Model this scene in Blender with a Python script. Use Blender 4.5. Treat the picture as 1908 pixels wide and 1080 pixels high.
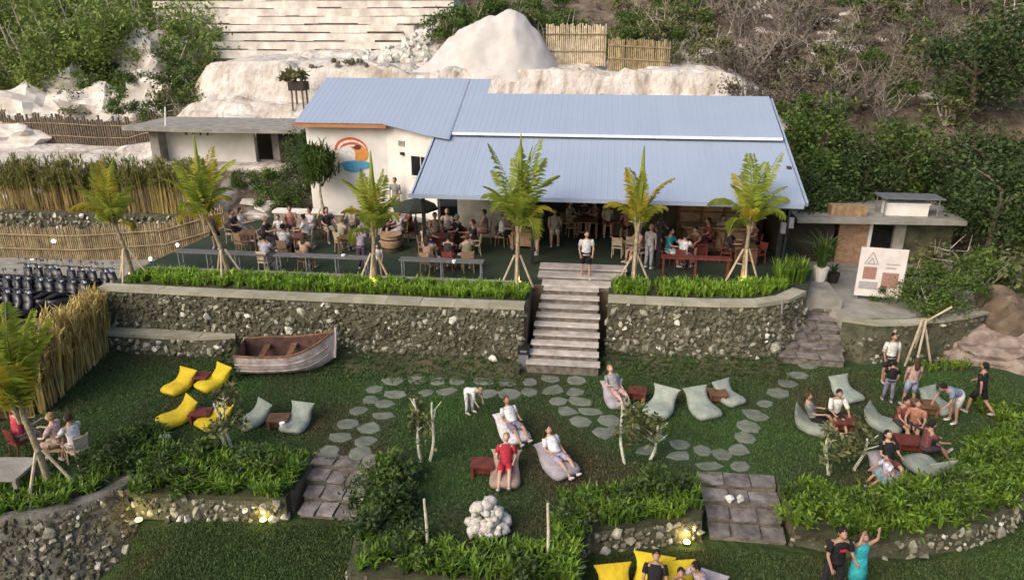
import bpy, bmesh, math, random
import numpy as np
from mathutils import Vector, Matrix, noise
R = math.radians
rnd = random.Random(7)
nrg = np.random.default_rng(11)

for o in list(bpy.data.objects):
    bpy.data.objects.remove(o)
scene = bpy.context.scene
COL = scene.collection

# ------------------------------------------------------------------ camera, sky, sun, exposure
CAM_H, PITCH, YAW, FPX = 9.1, R(20), R(7), 1362.0
cam_d = bpy.data.cameras.new('camera')
cam_d.sensor_width = 36
cam_d.lens = 36 * FPX / 1908
cam_d.clip_end = 2000
cam = bpy.data.objects.new('camera', cam_d)
cam.location = (0, 0, CAM_H)
cam.rotation_euler = (R(90) - PITCH, 0, YAW)
COL.objects.link(cam)
scene.camera = cam

SUN_EL, SUN_AZ = R(38), R(218)      # azimuth measured from +Y, clockwise
world = bpy.data.worlds.new('World')
scene.world = world
world.use_nodes = True
wn = world.node_tree
sky = wn.nodes.new('ShaderNodeTexSky')
sky.sky_type = 'NISHITA'
sky.sun_disc = False
sky.sun_elevation = SUN_EL
sky.sun_rotation = SUN_AZ
sky.air_density = 1.0
sky.dust_density = 5.0
sky.ozone_density = 1.0
bg = wn.nodes['Background']
bg.inputs['Strength'].default_value = 0.15
wn.links.new(sky.outputs['Color'], bg.inputs['Color'])

sun_d = bpy.data.lights.new('sun', 'SUN')
sun_d.energy = 0.8
sun_d.angle = R(45)
sun_d.color = (1.0, 0.92, 0.82)
sun = bpy.data.objects.new('sun', sun_d)
sv = Vector((math.sin(SUN_AZ) * math.cos(SUN_EL), math.cos(SUN_AZ) * math.cos(SUN_EL), math.sin(SUN_EL)))
sun.rotation_euler = sv.to_track_quat('Z', 'Y').to_euler()
COL.objects.link(sun)

scene.render.engine = 'CYCLES'
scene.view_settings.view_transform = 'Standard'
scene.view_settings.look = 'None'
scene.view_settings.exposure = 0.56
scene.view_settings.gamma = 1.0
scene.view_settings.use_curve_mapping = False

# ------------------------------------------------------------------ layout helpers: a photo point on a level or on a wall plane
def ray(px, py):
    u = (px - 954) / FPX; v = (540 - py) / FPX
    F = math.cos(PITCH) + v * math.sin(PITCH)
    Z = -math.sin(PITCH) + v * math.cos(PITCH)
    return (u * math.cos(YAW) - F * math.sin(YAW), u * math.sin(YAW) + F * math.cos(YAW), Z)
def G(px, py, z=0.0):
    d = ray(px, py); t = (z - CAM_H) / d[2]
    return Vector((d[0] * t, d[1] * t, z))
def V(px, py, Y):
    d = ray(px, py); t = Y / d[1]
    return Vector((d[0] * t, Y, CAM_H + d[2] * t))
ZU, ZM, ZL, ZR = 0.0, -2.2, -2.85, -0.8     # terrace, lawn, lower lawn, side walk

# ------------------------------------------------------------------ object helpers
def ob(name, mesh, parent=None, label=None, cat=None, group=None, kind=None, loc=None, rz=None):
    o = bpy.data.objects.new(name, mesh)
    COL.objects.link(o)
    if parent is not None: o.parent = parent
    if loc is not None: o.location = loc
    if rz is not None: o.rotation_euler = (0, 0, rz)
    if label: o['label'] = label
    if cat: o['category'] = cat
    if group: o['group'] = group
    if kind: o['kind'] = kind
    return o
def thing(name, label, cat, loc=(0, 0, 0), rz=0.0, group=None):
    return ob(name, None, None, label, cat, group, None, loc, rz)
def copy_tree(o, parent=None):
    c = o.copy(); COL.objects.link(c)
    if parent is not None: c.parent = parent
    for ch in list(o.children): copy_tree(ch, c)
    return c

class MB:
    def __init__(s): s.v = []; s.f = []; s.m = []
    def add(s, vs, fs, mi=0):
        b = len(s.v); s.v.extend([tuple(x) for x in vs])
        for f in fs: s.f.append(tuple(i + b for i in f)); s.m.append(mi)
    def box(s, c, d, mi=0, rz=0.0, M=None):
        hx, hy, hz = d[0] / 2, d[1] / 2, d[2] / 2
        vs = [Vector((x, y, z)) for z in (-hz, hz) for y in (-hy, hy) for x in (-hx, hx)]
        if M is None: M = Matrix.Rotation(rz, 3, 'Z')
        vs = [M @ w + Vector(c) for w in vs]
        s.add(vs, [(0, 2, 3, 1), (4, 5, 7, 6), (0, 1, 5, 4), (2, 6, 7, 3), (0, 4, 6, 2), (1, 3, 7, 5)], mi)
    def loft(s, cs, rad, side=(1, 0, 0), n=8, mi=0, cap=True, sq=1.0):
        cs = [Vector(c) for c in cs]; side = Vector(side); vs = []
        for i, c in enumerate(cs):
            t = (cs[min(i + 1, len(cs) - 1)] - cs[max(i - 1, 0)])
            t = t.normalized() if t.length > 1e-9 else Vector((0, 0, 1))
            x = side - t * side.dot(t)
            if x.length < 1e-3: x = t.orthogonal()
            x.normalize(); y = t.cross(x)
            r = rad[i]; rx, ry = r if isinstance(r, (tuple, list)) else (r, r)
            for k in range(n):
                a = 2 * math.pi * k / n
                ca, sa = math.cos(a), math.sin(a)
                if sq != 1.0:
                    ca = math.copysign(abs(ca) ** sq, ca); sa = math.copysign(abs(sa) ** sq, sa)
                vs.append(c + x * rx * ca + y * ry * sa)
        fs = []
        for i in range(len(cs) - 1):
            for k in range(n):
                a = i * n + k; b = i * n + (k + 1) % n
                fs.append((a, b, b + n, a + n))
        if cap:
            fs.append(tuple(reversed(range(n)))); L = (len(cs) - 1) * n
            fs.append(tuple(L + k for k in range(n)))
        s.add(vs, fs, mi)
    def tube(s, a, b, r0, r1=None, n=6, mi=0):
        s.loft([a, b], [r0, r0 if r1 is None else r1], n=n, mi=mi)
    def prism(s, poly, z0, z1, mi=0, mtop=None):
        n = len(poly)
        area = sum(poly[i][0] * poly[(i + 1) % n][1] - poly[(i + 1) % n][0] * poly[i][1] for i in range(n))
        if area < 0: poly = list(reversed(poly))
        vs = [(p[0], p[1], z0) for p in poly] + [(p[0], p[1], z1) for p in poly]
        s.add(vs, [(i, (i + 1) % n, (i + 1) % n + n, i + n) for i in range(n)], mi)
        s.add([(p[0], p[1], z1) for p in poly], [tuple(range(n))], mi if mtop is None else mtop)
        s.add([(p[0], p[1], z0) for p in poly], [tuple(reversed(range(n)))], mi)
    def mesh(s, name, mats, smooth=False):
        me = bpy.data.meshes.new(name); me.from_pydata(s.v, [], s.f)
        for m in (mats if isinstance(mats, (list, tuple)) else [mats]): me.materials.append(m)
        me.polygons.foreach_set('material_index', s.m)
        if smooth: me.polygons.foreach_set('use_smooth', [True] * len(s.f))
        me.update(); return me
    def build(s, name, mats, parent=None, smooth=False, **k):
        return ob(name, s.mesh(name, mats, smooth), parent, **k)

# ------------------------------------------------------------------ materials
MATS = {}
def mat(name, c1, c2=None, scale=3.0, rough=0.85, bump=0.0, bscale=None, rand=0.0, metal=0.0, island=0.0, trans=0.0, detail=4.0, spec=0.3, emit=None, c3=None, lo=0.35, hi=0.65):
    if name in MATS: return MATS[name]
    m = bpy.data.materials.new(name); m.use_nodes = True
    nt = m.node_tree; N = nt.nodes; L = nt.links
    b = N['Principled BSDF']; out = N['Material Output']
    b.inputs['Roughness'].default_value = rough
    b.inputs['Metallic'].default_value = metal
    b.inputs['Specular IOR Level'].default_value = spec
    c2 = c2 or tuple(x * 0.75 for x in c1)
    geo = N.new('ShaderNodeNewGeometry')
    nz = N.new('ShaderNodeTexNoise'); nz.inputs['Scale'].default_value = scale; nz.inputs['Detail'].default_value = detail
    L.new(geo.outputs['Position'], nz.inputs['Vector'])
    rp = N.new('ShaderNodeValToRGB')
    rp.color_ramp.elements[0].position = lo; rp.color_ramp.elements[0].color = (*c2, 1)
    rp.color_ramp.elements[1].position = hi; rp.color_ramp.elements[1].color = (*c1, 1)
    if c3:
        e = rp.color_ramp.elements.new(0.5 * (lo + hi)); e.color = (*c3, 1)
    L.new(nz.outputs['Fac'], rp.inputs['Fac'])
    col = rp.outputs['Color']
    if rand or island:
        hs = N.new('ShaderNodeHueSaturation')
        mr = N.new('ShaderNodeMapRange'); amt = max(rand, island)
        mr.inputs['To Min'].default_value = 1 - amt; mr.inputs['To Max'].default_value = 1 + amt
        if island: L.new(geo.outputs['Random Per Island'], mr.inputs['Value'])
        else:
            oi = N.new('ShaderNodeObjectInfo'); L.new(oi.outputs['Random'], mr.inputs['Value'])
        L.new(mr.outputs['Result'], hs.inputs['Value'])
        mh = N.new('ShaderNodeMapRange'); mh.inputs['To Min'].default_value = 0.5 - amt * 0.05; mh.inputs['To Max'].default_value = 0.5 + amt * 0.05
        wn_ = N.new('ShaderNodeMath'); wn_.operation = 'FRACT'
        ml = N.new('ShaderNodeMath'); ml.operation = 'MULTIPLY'; ml.inputs[1].default_value = 7.31
        L.new(mr.inputs['Value'].links[0].from_socket, ml.inputs[0]); L.new(ml.outputs[0], wn_.inputs[0])
        L.new(wn_.outputs[0], mh.inputs['Value']); L.new(mh.outputs['Result'], hs.inputs['Hue'])
        L.new(col, hs.inputs['Color']); col = hs.outputs['Color']
    L.new(col, b.inputs['Base Color'])
    if bump:
        n2 = N.new('ShaderNodeTexNoise'); n2.inputs['Scale'].default_value = bscale or scale * 4; n2.inputs['Detail'].default_value = 6
        L.new(geo.outputs['Position'], n2.inputs['Vector'])
        bp = N.new('ShaderNodeBump'); bp.inputs['Strength'].default_value = bump; bp.inputs['Distance'].default_value = 0.05
        L.new(n2.outputs['Fac'], bp.inputs['Height']); L.new(bp.outputs['Normal'], b.inputs['Normal'])
    if trans:
        tr = N.new('ShaderNodeBsdfTranslucent'); mx = N.new('ShaderNodeMixShader'); mx.inputs['Fac'].default_value = trans
        L.new(col, tr.inputs['Color']); L.new(b.outputs[0], mx.inputs[1]); L.new(tr.outputs[0], mx.inputs[2]); L.new(mx.outputs[0], out.inputs['Surface'])
    if emit:
        b.inputs['Emission Color'].default_value = (*emit[0], 1); b.inputs['Emission Strength'].default_value = emit[1]
    MATS[name] = m
    return m

m_lime = mat('limestone', (.68, .635, .575), (.48, .44, .385), 1.1, .95, .5, 3.5, detail=7)
m_limed = mat('stained_shadow_limestone', (.42, .375, .32), (.24, .21, .175), 1.4, .95, .5, 5, detail=7)
m_limew = mat('white_sand', (.53, .50, .47), (.46, .43, .405), 1.5, .97, .25, 9)
m_stone = mat('pale_stone', (.40, .38, .29), (.19, .185, .135), 6, .95, .4, 18, rand=.32)
m_coral = mat('bleached_coral', (.60, .58, .53), (.36, .33, .29), 9, .95, .6, 30)
m_stonew = mat('white_coral_stone', (.70, .68, .62), (.45, .43, .36), 7, .95, .5, 22, rand=.15)
m_stoned = mat('dark_wall_stone', (.17, .158, .108), (.08, .076, .048), 1.3, .95, .6, 14, rand=.35, detail=6)
m_mortar = mat('mossy_mortar', (.105, .10, .062), (.045, .048, .028), 2.2, .97, .8, 9, detail=7)
m_mortarg = mat('grey_mortar', (.17, .16, .135), (.08, .078, .066), 2.2, .97, .8, 9, detail=7)
m_conc = mat('weathered_concrete', (.30, .285, .25), (.20, .19, .16), 2.0, .9, .25, 12, detail=7)
m_cope = mat('mossy_coping', (.36, .335, .26), (.25, .24, .17), 1.6, .93, .35, 12, detail=7, rand=.12)
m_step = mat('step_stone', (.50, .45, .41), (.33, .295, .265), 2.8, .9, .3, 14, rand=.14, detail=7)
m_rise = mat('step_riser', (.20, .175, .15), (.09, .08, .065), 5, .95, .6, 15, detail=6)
m_oldst = mat('worn_step', (.23, .205, .19), (.10, .09, .08), 3.2, .95, .7, 10, detail=8, rand=.2)
m_pave = mat('stepping_stone', (.165, .18, .14), (.105, .12, .09), 4, .93, .3, 16, rand=.16, detail=6)
m_lawn = mat('lawn', (.040, .082, .024), (.054, .046, .028), .33, .97, .5, 45, c3=(.040, .064, .027), detail=10, lo=.3, hi=.7, spec=.1)
m_grass = mat('grass_blade', (.082, .150, .040), (.105, .090, .046), .33, .8, island=.35, trans=.25, c3=(.078, .120, .042), detail=10, lo=.3, hi=.7, spec=.15)
m_carpet = mat('terrace_turf', (.046, .062, .040), (.033, .046, .030), .8, .97, .4, 40, detail=8, spec=.1)
m_dirt = mat('bare_soil', (.16, .12, .085), (.09, .065, .045), 2, .97, .5, 10, detail=7)
m_soil = mat('planted_soil', (.06, .065, .032), (.035, .034, .02), 3, .97, .5, 12)
m_bank = mat('trodden_earth', (.11, .088, .055), (.045, .055, .026), .9, .97, .9, 9, detail=10, lo=.4, hi=.6)
m_bam = mat('bamboo_cane', (.32, .25, .145), (.19, .145, .08), 3.5, .75, .2, 20, island=.28)
m_bamw = mat('bleached_post', (.60, .54, .42), (.44, .38, .28), 6, .8, .2, 20)
m_bamp = mat('pale_bamboo', (.56, .47, .33), (.36, .29, .19), 4, .75, .2, 20, island=.18)
m_reed = mat('dry_reed', (.58, .45, .17), (.40, .30, .11), 2, .85, island=.35, trans=.15)
m_pole = mat('stake_wood', (.50, .42, .30), (.36, .29, .20), 6, .8, .2, 25, rand=.12)
m_trunk = mat('palm_trunk', (.34, .28, .18), (.19, .15, .09), 7, .9, .6, 20, rand=.12)
m_bark = mat('pale_bark', (.42, .38, .31), (.24, .21, .17), 7, .9, .4, 20, rand=.12)
m_barkg = mat('grey_bark', (.27, .235, .20), (.13, .11, .09), 7, .9, .4, 20, rand=.2)
m_barkd = mat('brown_bark', (.17, .135, .10), (.09, .07, .05), 7, .9, .4, 20, rand=.12)
m_white_tr = mat('white_stem', (.56, .55, .46), (.36, .37, .27), 9, .85, .3, 25)
m_frond = mat('palm_frond', (.37, .42, .06), (.22, .28, .038), 1.6, .55, island=.2, trans=.4)
m_frondy = mat('yellow_frond', (.50, .39, .045), (.32, .28, .03), 1.6, .55, island=.25, trans=.4)
m_leaf = mat('leaf_green', (.105, .165, .032), (.052, .088, .019), .9, .6, island=.4, trans=.22)
m_leafd = mat('leaf_dark', (.070, .110, .032), (.034, .056, .018), .9, .6, island=.4, trans=.2)
m_leafy = mat('leaf_bright', (.22, .29, .065), (.12, .165, .038), .9, .6, island=.4, trans=.28)
m_reedl = mat('reed_leaf', (.27, .28, .09), (.16, .17, .05), 1.2, .7, island=.35, trans=.25)
m_leafo = mat('leaf_olive', (.150, .160, .060), (.080, .088, .034), .9, .7, island=.4, trans=.15)
m_leafdry = mat('leaf_dry', (.15, .12, .09), (.07, .058, .042), .9, .8, island=.4, trans=.1)
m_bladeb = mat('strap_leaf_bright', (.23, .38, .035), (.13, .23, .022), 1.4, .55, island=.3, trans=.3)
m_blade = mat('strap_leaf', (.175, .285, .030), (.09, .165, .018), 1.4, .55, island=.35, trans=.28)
m_bladed = mat('strap_leaf_dark', (.095, .175, .022), (.050, .100, .014), 1.4, .55, island=.35, trans=.25)  # darker green strap leaves mixed into the beds
m_roof = mat('roof_metal', (.30, .355, .45), (.285, .34, .435), .5, .45, .0, 6, spec=.5, detail=6, rand=.012)  # pale blue sky reflection is put into the base colour
m_white = mat('white_paint', (.74, .71, .66), (.60, .57, .52), 1.2, .8, .1, 9, detail=6)
m_flash = mat('white_flashing', (.85, .86, .88), (.75, .76, .78), 3, .4)
m_orange = mat('orange_trim', (.42, .20, .09), (.33, .15, .07), 3, .7)
m_black = mat('black_steel', (.02, .02, .022), (.012, .012, .014), 5, .5)
m_grey = mat('grey_steel', (.24, .25, .27), (.17, .18, .2), 5, .45, metal=.4)
m_wood = mat('brown_wood', (.20, .105, .055), (.11, .055, .03), 5, .65, .2, 22, rand=.18)
m_woodr = mat('red_wood', (.17, .045, .032), (.10, .026, .02), 5, .55, .15, 22, rand=.15)
m_woodt = mat('tan_wood', (.36, .235, .14), (.24, .15, .085), 5, .7, .15, 22, rand=.15)
m_ratt = mat('rattan', (.33, .225, .125), (.20, .13, .07), 14, .8, .4, 50, rand=.18)
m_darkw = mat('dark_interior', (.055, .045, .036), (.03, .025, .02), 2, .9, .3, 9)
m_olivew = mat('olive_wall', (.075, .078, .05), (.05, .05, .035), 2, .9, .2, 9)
m_glass = mat('dark_glass', (.01, .011, .012), (.008, .008, .009), 4, .12, spec=.6)
m_cloth_dk = mat('umbrella_cloth', (.035, .045, .032), (.02, .027, .02), 4, .9)
m_tyre = mat('tyre_rubber', (.018, .018, .018), (.01, .01, .01), 8, .85)
m_bikep = mat('bike_paint', (.025, .026, .032), (.012, .012, .016), 4, .3, spec=.5, rand=.3)
m_bikew = mat('bike_silver', (.16, .16, .175), (.08, .08, .09), 4, .35, spec=.5)
m_lampy = mat('lamp_glow', (.9, .7, .2), (.9, .7, .2), 3, .5, emit=((1.0, .72, .18), 6.0))
m_lampw = mat('lamp_glow_white', (.9, .9, .8), (.9, .9, .8), 3, .5, emit=((1.0, .93, .75), 4.0))
m_byel = mat('yellow_canvas', (.62, .46, .022), (.50, .36, .015), 4, .8, .55, 7, rand=.07)
m_bsage = mat('sage_canvas', (.28, .31, .26), (.20, .23, .19), 4, .85, .55, 7, rand=.12)
m_bgrey = mat('lilac_canvas', (.34, .31, .33), (.25, .23, .25), 4, .85, .55, 7, rand=.1)
m_btan = mat('tan_canvas', (.34, .25, .20), (.25, .18, .14), 4, .85, .55, 7)

FAB = {}
def fab(c):
    k = tuple(round(x, 3) for x in c)
    if k not in FAB:
        FAB[k] = mat('fabric_%d' % len(FAB), c, tuple(x * .62 for x in c), 11, .9, .5, 16)  # darker mottling paints the shade of folds into the cloth
    return FAB[k]

# ------------------------------------------------------------------ foliage helpers
def leaf_mesh(name, pts, size, m, up=0.3, aspect=.45, out=None, var=.45):
    pts = np.asarray(pts, float); n = len(pts)
    d = nrg.normal(size=(n, 3)); d[:, 2] = d[:, 2] * .7 + up
    if out is not None: d += out
    d /= np.linalg.norm(d, axis=1)[:, None] + 1e-9
    s = nrg.normal(size=(n, 3)); s -= (s * d).sum(1)[:, None] * d
    s /= np.linalg.norm(s, axis=1)[:, None] + 1e-9
    L = (size * (1 + var * (nrg.random(n) * 2 - 1)))[:, None]
    W = L * aspect
    nrm = np.cross(d, s)
    v = np.stack([pts, pts + d * L * .5 + s * W * .5 + nrm * L * .08, pts + d * L, pts + d * L * .5 - s * W * .5 + nrm * L * .08], 1).reshape(-1, 3)
    return quads(name, v, m)
def quads(name, v, m):
    n = len(v) // 4
    me = bpy.data.meshes.new(name)
    me.vertices.add(n * 4); me.vertices.foreach_set('co', v.astype(np.float32).ravel())
    me.loops.add(n * 4); me.loops.foreach_set('vertex_index', np.arange(n * 4, dtype=np.int32))
    me.polygons.add(n); me.polygons.foreach_set('loop_start', np.arange(0, n * 4, 4, dtype=np.int32))
    me.polygons.foreach_set('loop_total', np.full(n, 4, np.int32))
    me.materials.append(m); me.update(calc_edges=True); me.validate()
    return me
def clump_pts(n, rx, ry, rz, k=14, cz=0.0, spread=.33, hollow=.45):
    c = nrg.normal(size=(k, 3)); c /= np.linalg.norm(c, axis=1)[:, None]
    c *= (hollow + (1 - hollow) * nrg.random(k) ** .5)[:, None]
    idx = nrg.integers(0, k, n)
    w = .6 + .8 * nrg.random(k)
    p = c[idx] + nrg.normal(size=(n, 3)) * (spread * w[idx])[:, None] * .6
    return p * np.array([rx, ry, rz]) + np.array([0, 0, cz])
def blade_mesh(name, pts, h, m, nb=7, w=.035, lean=.5):
    """tufts of arching strap leaves, two quads a blade"""
    pts = np.repeat(np.asarray(pts, float), nb, 0); n = len(pts)
    a = nrg.random(n) * 2 * np.pi; l = lean * (.25 + nrg.random(n))
    H = h * (.6 + .6 * nrg.random(n)); Wd = w * (.7 + .6 * nrg.random(n))
    dx = np.stack([np.cos(a), np.sin(a), np.zeros(n)], 1); sx = np.stack([-np.sin(a), np.cos(a), np.zeros(n)], 1)
    up = np.array([0, 0, 1.0])
    p0 = pts + dx * .03
    p1 = p0 + up * (H * .65)[:, None] + dx * (H * l * .35)[:, None]
    p2 = p0 + up * (H * (1 - .35 * l))[:, None] + dx * (H * l)[:, None]
    hw = (Wd / 2)[:, None]
    q1 = np.stack([p0 - sx * hw * .6, p0 + sx * hw * .6, p1 + sx * hw, p1 - sx * hw], 1)
    q2 = np.stack([p1 - sx * hw, p1 + sx * hw, p2 + sx * hw * .12, p2 - sx * hw * .12], 1)
    v = np.stack([q1, q2], 1).reshape(-1, 3)
    return quads(name, v, m)
def in_poly(x, y, poly):
    c = False; j = len(poly) - 1
    for i in range(len(poly)):
        xi, yi = poly[i][0], poly[i][1]; xj, yj = poly[j][0], poly[j][1]
        if (yi > y) != (yj > y) and x < (xj - xi) * (y - yi) / (yj - yi) + xi: c = not c
        j = i
    return c
def poly_pts(poly, n, z=0.0, clump=0.0):
    xs = [p[0] for p in poly]; ys = [p[1] for p in poly]; out = []; g = 0
    while len(out) < n and g < n * 40:
        g += 1
        x = rnd.uniform(min(xs), max(xs)); y = rnd.uniform(min(ys), max(ys))
        if in_poly(x, y, poly):
            if clump and noise.noise((x * 1.7, y * 1.7, 3.1)) < rnd.uniform(-1, 1) * clump - .15: continue
            out.append((x, y, z))
    return out

# ------------------------------------------------------------------ ground: one sheet from the lower lawn to the far hill
def ss(a, b, x):
    t = min(1, max(0, (x - a) / (b - a))); return t * t * (3 - 2 * t)
def fbm(x, y, s, o=3):
    v = 0; a = 1
    for i in range(o):
        v += a * noise.noise((x * s, y * s, 1.7 + i)); s *= 2.1; a *= .5
    return v
def hgt(x, y):
    if y < 29:                                    # lawns and terrace stand on this level; it dips at the corner wall
        return ZL - 1.35 * ss(-9.6, -12.2, x) * ss(15.4, 12.9, y), 0, 1
    left = ss(-13.5, -16.5, x); right = ss(6.5, 9.5, x)
    # centre: level, then a cut face behind the building, plateau, hill
    n1 = fbm(x, y, .16); n2 = fbm(x, y, .55, 4)
    hc = -.12 + 5.3 * ss(37.4, 38.6, y) + 1.55 * ss(41.3 + n1 * .5, 41.9 + n1 * .5, y) + max(0, y - 47) * .22
    hl = -.12 - 1.3 * (1 - ss(33.4, 33.9, y)) * ss(-17.5, -18.6, x) + 2.0 * ss(34.5, 38, y) + 2.9 * ss(40.5, 45, y) + 2.1 * ss(45.6 + n1 * .8, 46.4 + n1 * .8, y) + .3 * ss(48, 54, y)
    hl += max(0, y - 55.5) * .45
    hw = .9 * ss(34.5, 38, y) + .7 * ss(40, 46, y) + 2.7 * ss(46.6, 55, y) + max(0, y - 56) * .30 - 1.3 * (1 - ss(33.4, 33.9, y))
    farl = ss(-25, -30, x)
    hl = hl * (1 - farl) + hw * farl
    hr = ZR - .1 + 5.4 * ss(34.2, 41.5, y) + max(0, y - 41) * .27
    k29 = ss(29, 30, y)
    h = hc * (1 - left) * (1 - right) + hl * left + hr * right
    h += (n2 * .30 + n1 * .25) * ss(38.5, 42, y) * (1 - .3 * left)
    if y > 38.5 and x < 5:                         # bedded limestone: worn shelves
        q = h / .62 + n1 * .7; st = (math.floor(q) + ss(.55, .9, q - math.floor(q)) - n1 * .7) * .62; h += (st - h) * .75 * ss(38.5, 40, y)
    lime = ss(36.5, 38, y) * (1 - ss(4.5, 9, x + n1 * 4)) * (1 - ss(50, 55, y - (0 if x > -13 else 60) + n1 * 3)) * (1 - .7 * farl * ss(52, 57, y))
    if 30.5 < y <= 37 and x < -14: lime = .35 + .4 * n2
    lime = max(lime, .8 * ss(.15, .4, n2 + .3 * n1) * ss(41, 44, y) * right * (1 - ss(16, 24, x)))
    return ZL + (h - ZL) * k29, max(0, min(1, lime)), 0
xs = list(np.concatenate([np.linspace(-300, -56, 16), np.arange(-55, 36.01, .5), np.linspace(38, 300, 18)]))
ys = list(np.concatenate([np.linspace(-200, 8, 12), np.arange(8.6, 17, .5), [19, 22, 25], np.arange(28, 74, .42), np.linspace(75, 420, 30)]))
gv, gl, gg = [], [], []
for y in ys:
    for x in xs:
        z, l, g = hgt(x, y); gv.append((x, y, z)); gl.append(l); gg.append(g)
nx = len(xs)
gf = [(j * nx + i, j * nx + i + 1, (j + 1) * nx + i + 1, (j + 1) * nx + i) for j in range(len(ys) - 1) for i in range(nx - 1)]
gm = bpy.data.meshes.new('ground'); gm.from_pydata(gv, [], gf)
for nme, arr in (('limestone', gl), ('turf', gg)):
    at = gm.attributes.new(nme, 'FLOAT', 'POINT'); at.data.foreach_set('value', arr)
def ground_material():
    m = bpy.data.materials.new('hill_ground'); m.use_nodes = True; nt = m.node_tree; N = nt.nodes; L = nt.links
    b = N['Principled BSDF']; b.inputs['Roughness'].default_value = .97; b.inputs['Specular IOR Level'].default_value = .1
    geo = N.new('ShaderNodeNewGeometry')
    def nz(scale, det=7):
        n = N.new('ShaderNodeTexNoise'); n.inputs['Scale'].default_value = scale; n.inputs['Detail'].default_value = det
        L.new(geo.outputs['Position'], n.inputs['Vector']); return n.outputs['Fac']
    def ramp(f, a, b2, p0=.35, p1=.65):
        r = N.new('ShaderNodeValToRGB'); r.color_ramp.elements[0].color = (*a, 1); r.color_ramp.elements[1].color = (*b2, 1)
        r.color_ramp.elements[0].position = p0; r.color_ramp.elements[1].position = p1
        L.new(f, r.inputs['Fac']); return r.outputs['Color']
    def mix(f, a, b2):
        x = N.new('ShaderNodeMix'); x.data_type = 'RGBA'; L.new(f, x.inputs['Factor']); L.new(a, x.inputs['A']); L.new(b2, x.inputs['B']); return x.outputs['Result']
    def attr(n):
        a = N.new('ShaderNodeAttribute'); a.attribute_name = n; return a.outputs['Fac']
    soil = ramp(nz(1.2), (.085, .062, .045), (.19, .15, .115))
    lime = ramp(nz(1.0), (.45, .41, .365), (.64, .595, .545))
    stain = ramp(nz(.35), (.74, .69, .62), (1, 1, 1), .32, .46)
    mp = N.new('ShaderNodeMapping'); mp.inputs['Scale'].default_value = (1.6, 1.6, .22); L.new(geo.outputs['Position'], mp.inputs['Vector'])
    sn = N.new('ShaderNodeTexNoise'); sn.inputs['Scale'].default_value = 1.3; sn.inputs['Detail'].default_value = 8; L.new(mp.outputs[0], sn.inputs['Vector'])
    streak = ramp(sn.outputs['Fac'], (.72, .67, .61), (1, 1, 1), .34, .46)
    m0 = N.new('ShaderNodeMix'); m0.data_type = 'RGBA'; m0.blend_type = 'MULTIPLY'; m0.inputs['Factor'].default_value = 1
    L.new(stain, m0.inputs['A']); L.new(streak, m0.inputs['B'])
    mu = N.new('ShaderNodeMix'); mu.data_type = 'RGBA'; mu.blend_type = 'MULTIPLY'; mu.inputs['Factor'].default_value = 1
    L.new(lime, mu.inputs['A']); L.new(m0.outputs['Result'], mu.inputs['B'])
    grass = ramp(nz(.5, 9), (.034, .050, .018), (.042, .068, .020))
    # limestone edge broken up by noise
    ad = N.new('ShaderNodeMath'); ad.operation = 'ADD'; L.new(attr('limestone'), ad.inputs[0])
    s2 = N.new('ShaderNodeMath'); s2.operation = 'MULTIPLY_ADD'; L.new(nz(.9), s2.inputs[0]); s2.inputs[1].default_value = .9; s2.inputs[2].default_value = -.45
    L.new(s2.outputs[0], ad.inputs[1])
    st = N.new('ShaderNodeMapRange'); st.inputs['From Min'].default_value = .35; st.inputs['From Max'].default_value = .6; L.new(ad.outputs[0], st.inputs['Value'])
    c = mix(st.outputs['Result'], soil, mu.outputs['Result'])
    c = mix(attr('turf'), c, grass)
    L.new(c, b.inputs['Base Color'])
    bp = N.new('ShaderNodeBump'); bp.inputs['Strength'].default_value = .9; bp.inputs['Distance'].default_value = .22
    L.new(nz(3.0, 9), bp.inputs['Height']); L.new(bp.outputs['Normal'], b.inputs['Normal'])
    return m
gm.polygons.foreach_set('use_smooth', [gv[f[0]][1] < 29 for f in gf])
gm.materials.append(ground_material()); gm.update()
ob('ground', gm, kind='structure')

# ------------------------------------------------------------------ terrace and lawn sheets
terr_poly = [(-18.0, 23.35), (-2.35, 23.35), (-2.35, 25.55), (.45, 25.55), (.45, 24.6), (5.6, 24.6), (7.6, 26.0), (8.4, 28.5), (8.4, 37.2), (-15, 37.2), (-17.6, 31.3), (-18, 26.5)]
mb = MB(); mb.prism(terr_poly, -2.9, 0.0, 0, 1); mb.build('upper_terrace', [m_dirt, m_carpet], kind='structure')
front_l = [(-23, 12.2), (-17.0, 12.7), (-14.6, 13.05), (-13.2, 13.6), (-12.2, 14.5), (-11.55, 14.75), (-7.55, 15.1), (-7.5, 16.75), (-5.75, 16.95), (-5.6, 15.6), (-5.0, 12.55), (-.15, 12.75), (-.1, 14.9), (2.85, 15.6), (2.85, 17.15), (4.9, 17.3), (5.0, 15.7), (7.2, 15.55), (9.2, 16.1), (11.0, 17.3), (12.4, 19.0), (16, 21), (26, 22.5)]
mid_poly = front_l + [(26, 31), (9, 31), (6.2, 25.2), (.5, 24.9), (-2.4, 23.2), (-18.1, 23.2), (-16.9, 18.4), (-19, 15.8), (-23, 14.5)]
mb = MB(); mb.prism(mid_poly, -3.0, ZM, 0, 1); mb.build('lawn', [m_dirt, m_lawn], kind='structure')
mb = MB(); mb.prism([(-60, 18.6), (-17.3, 18.6), (-18.25, 23.2), (-18.25, 32.2), (-60, 32.2)], -3.0, -1.3, 0, 1); mb.build('parking_lot', [m_dirt, m_conc], kind='structure')
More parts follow.
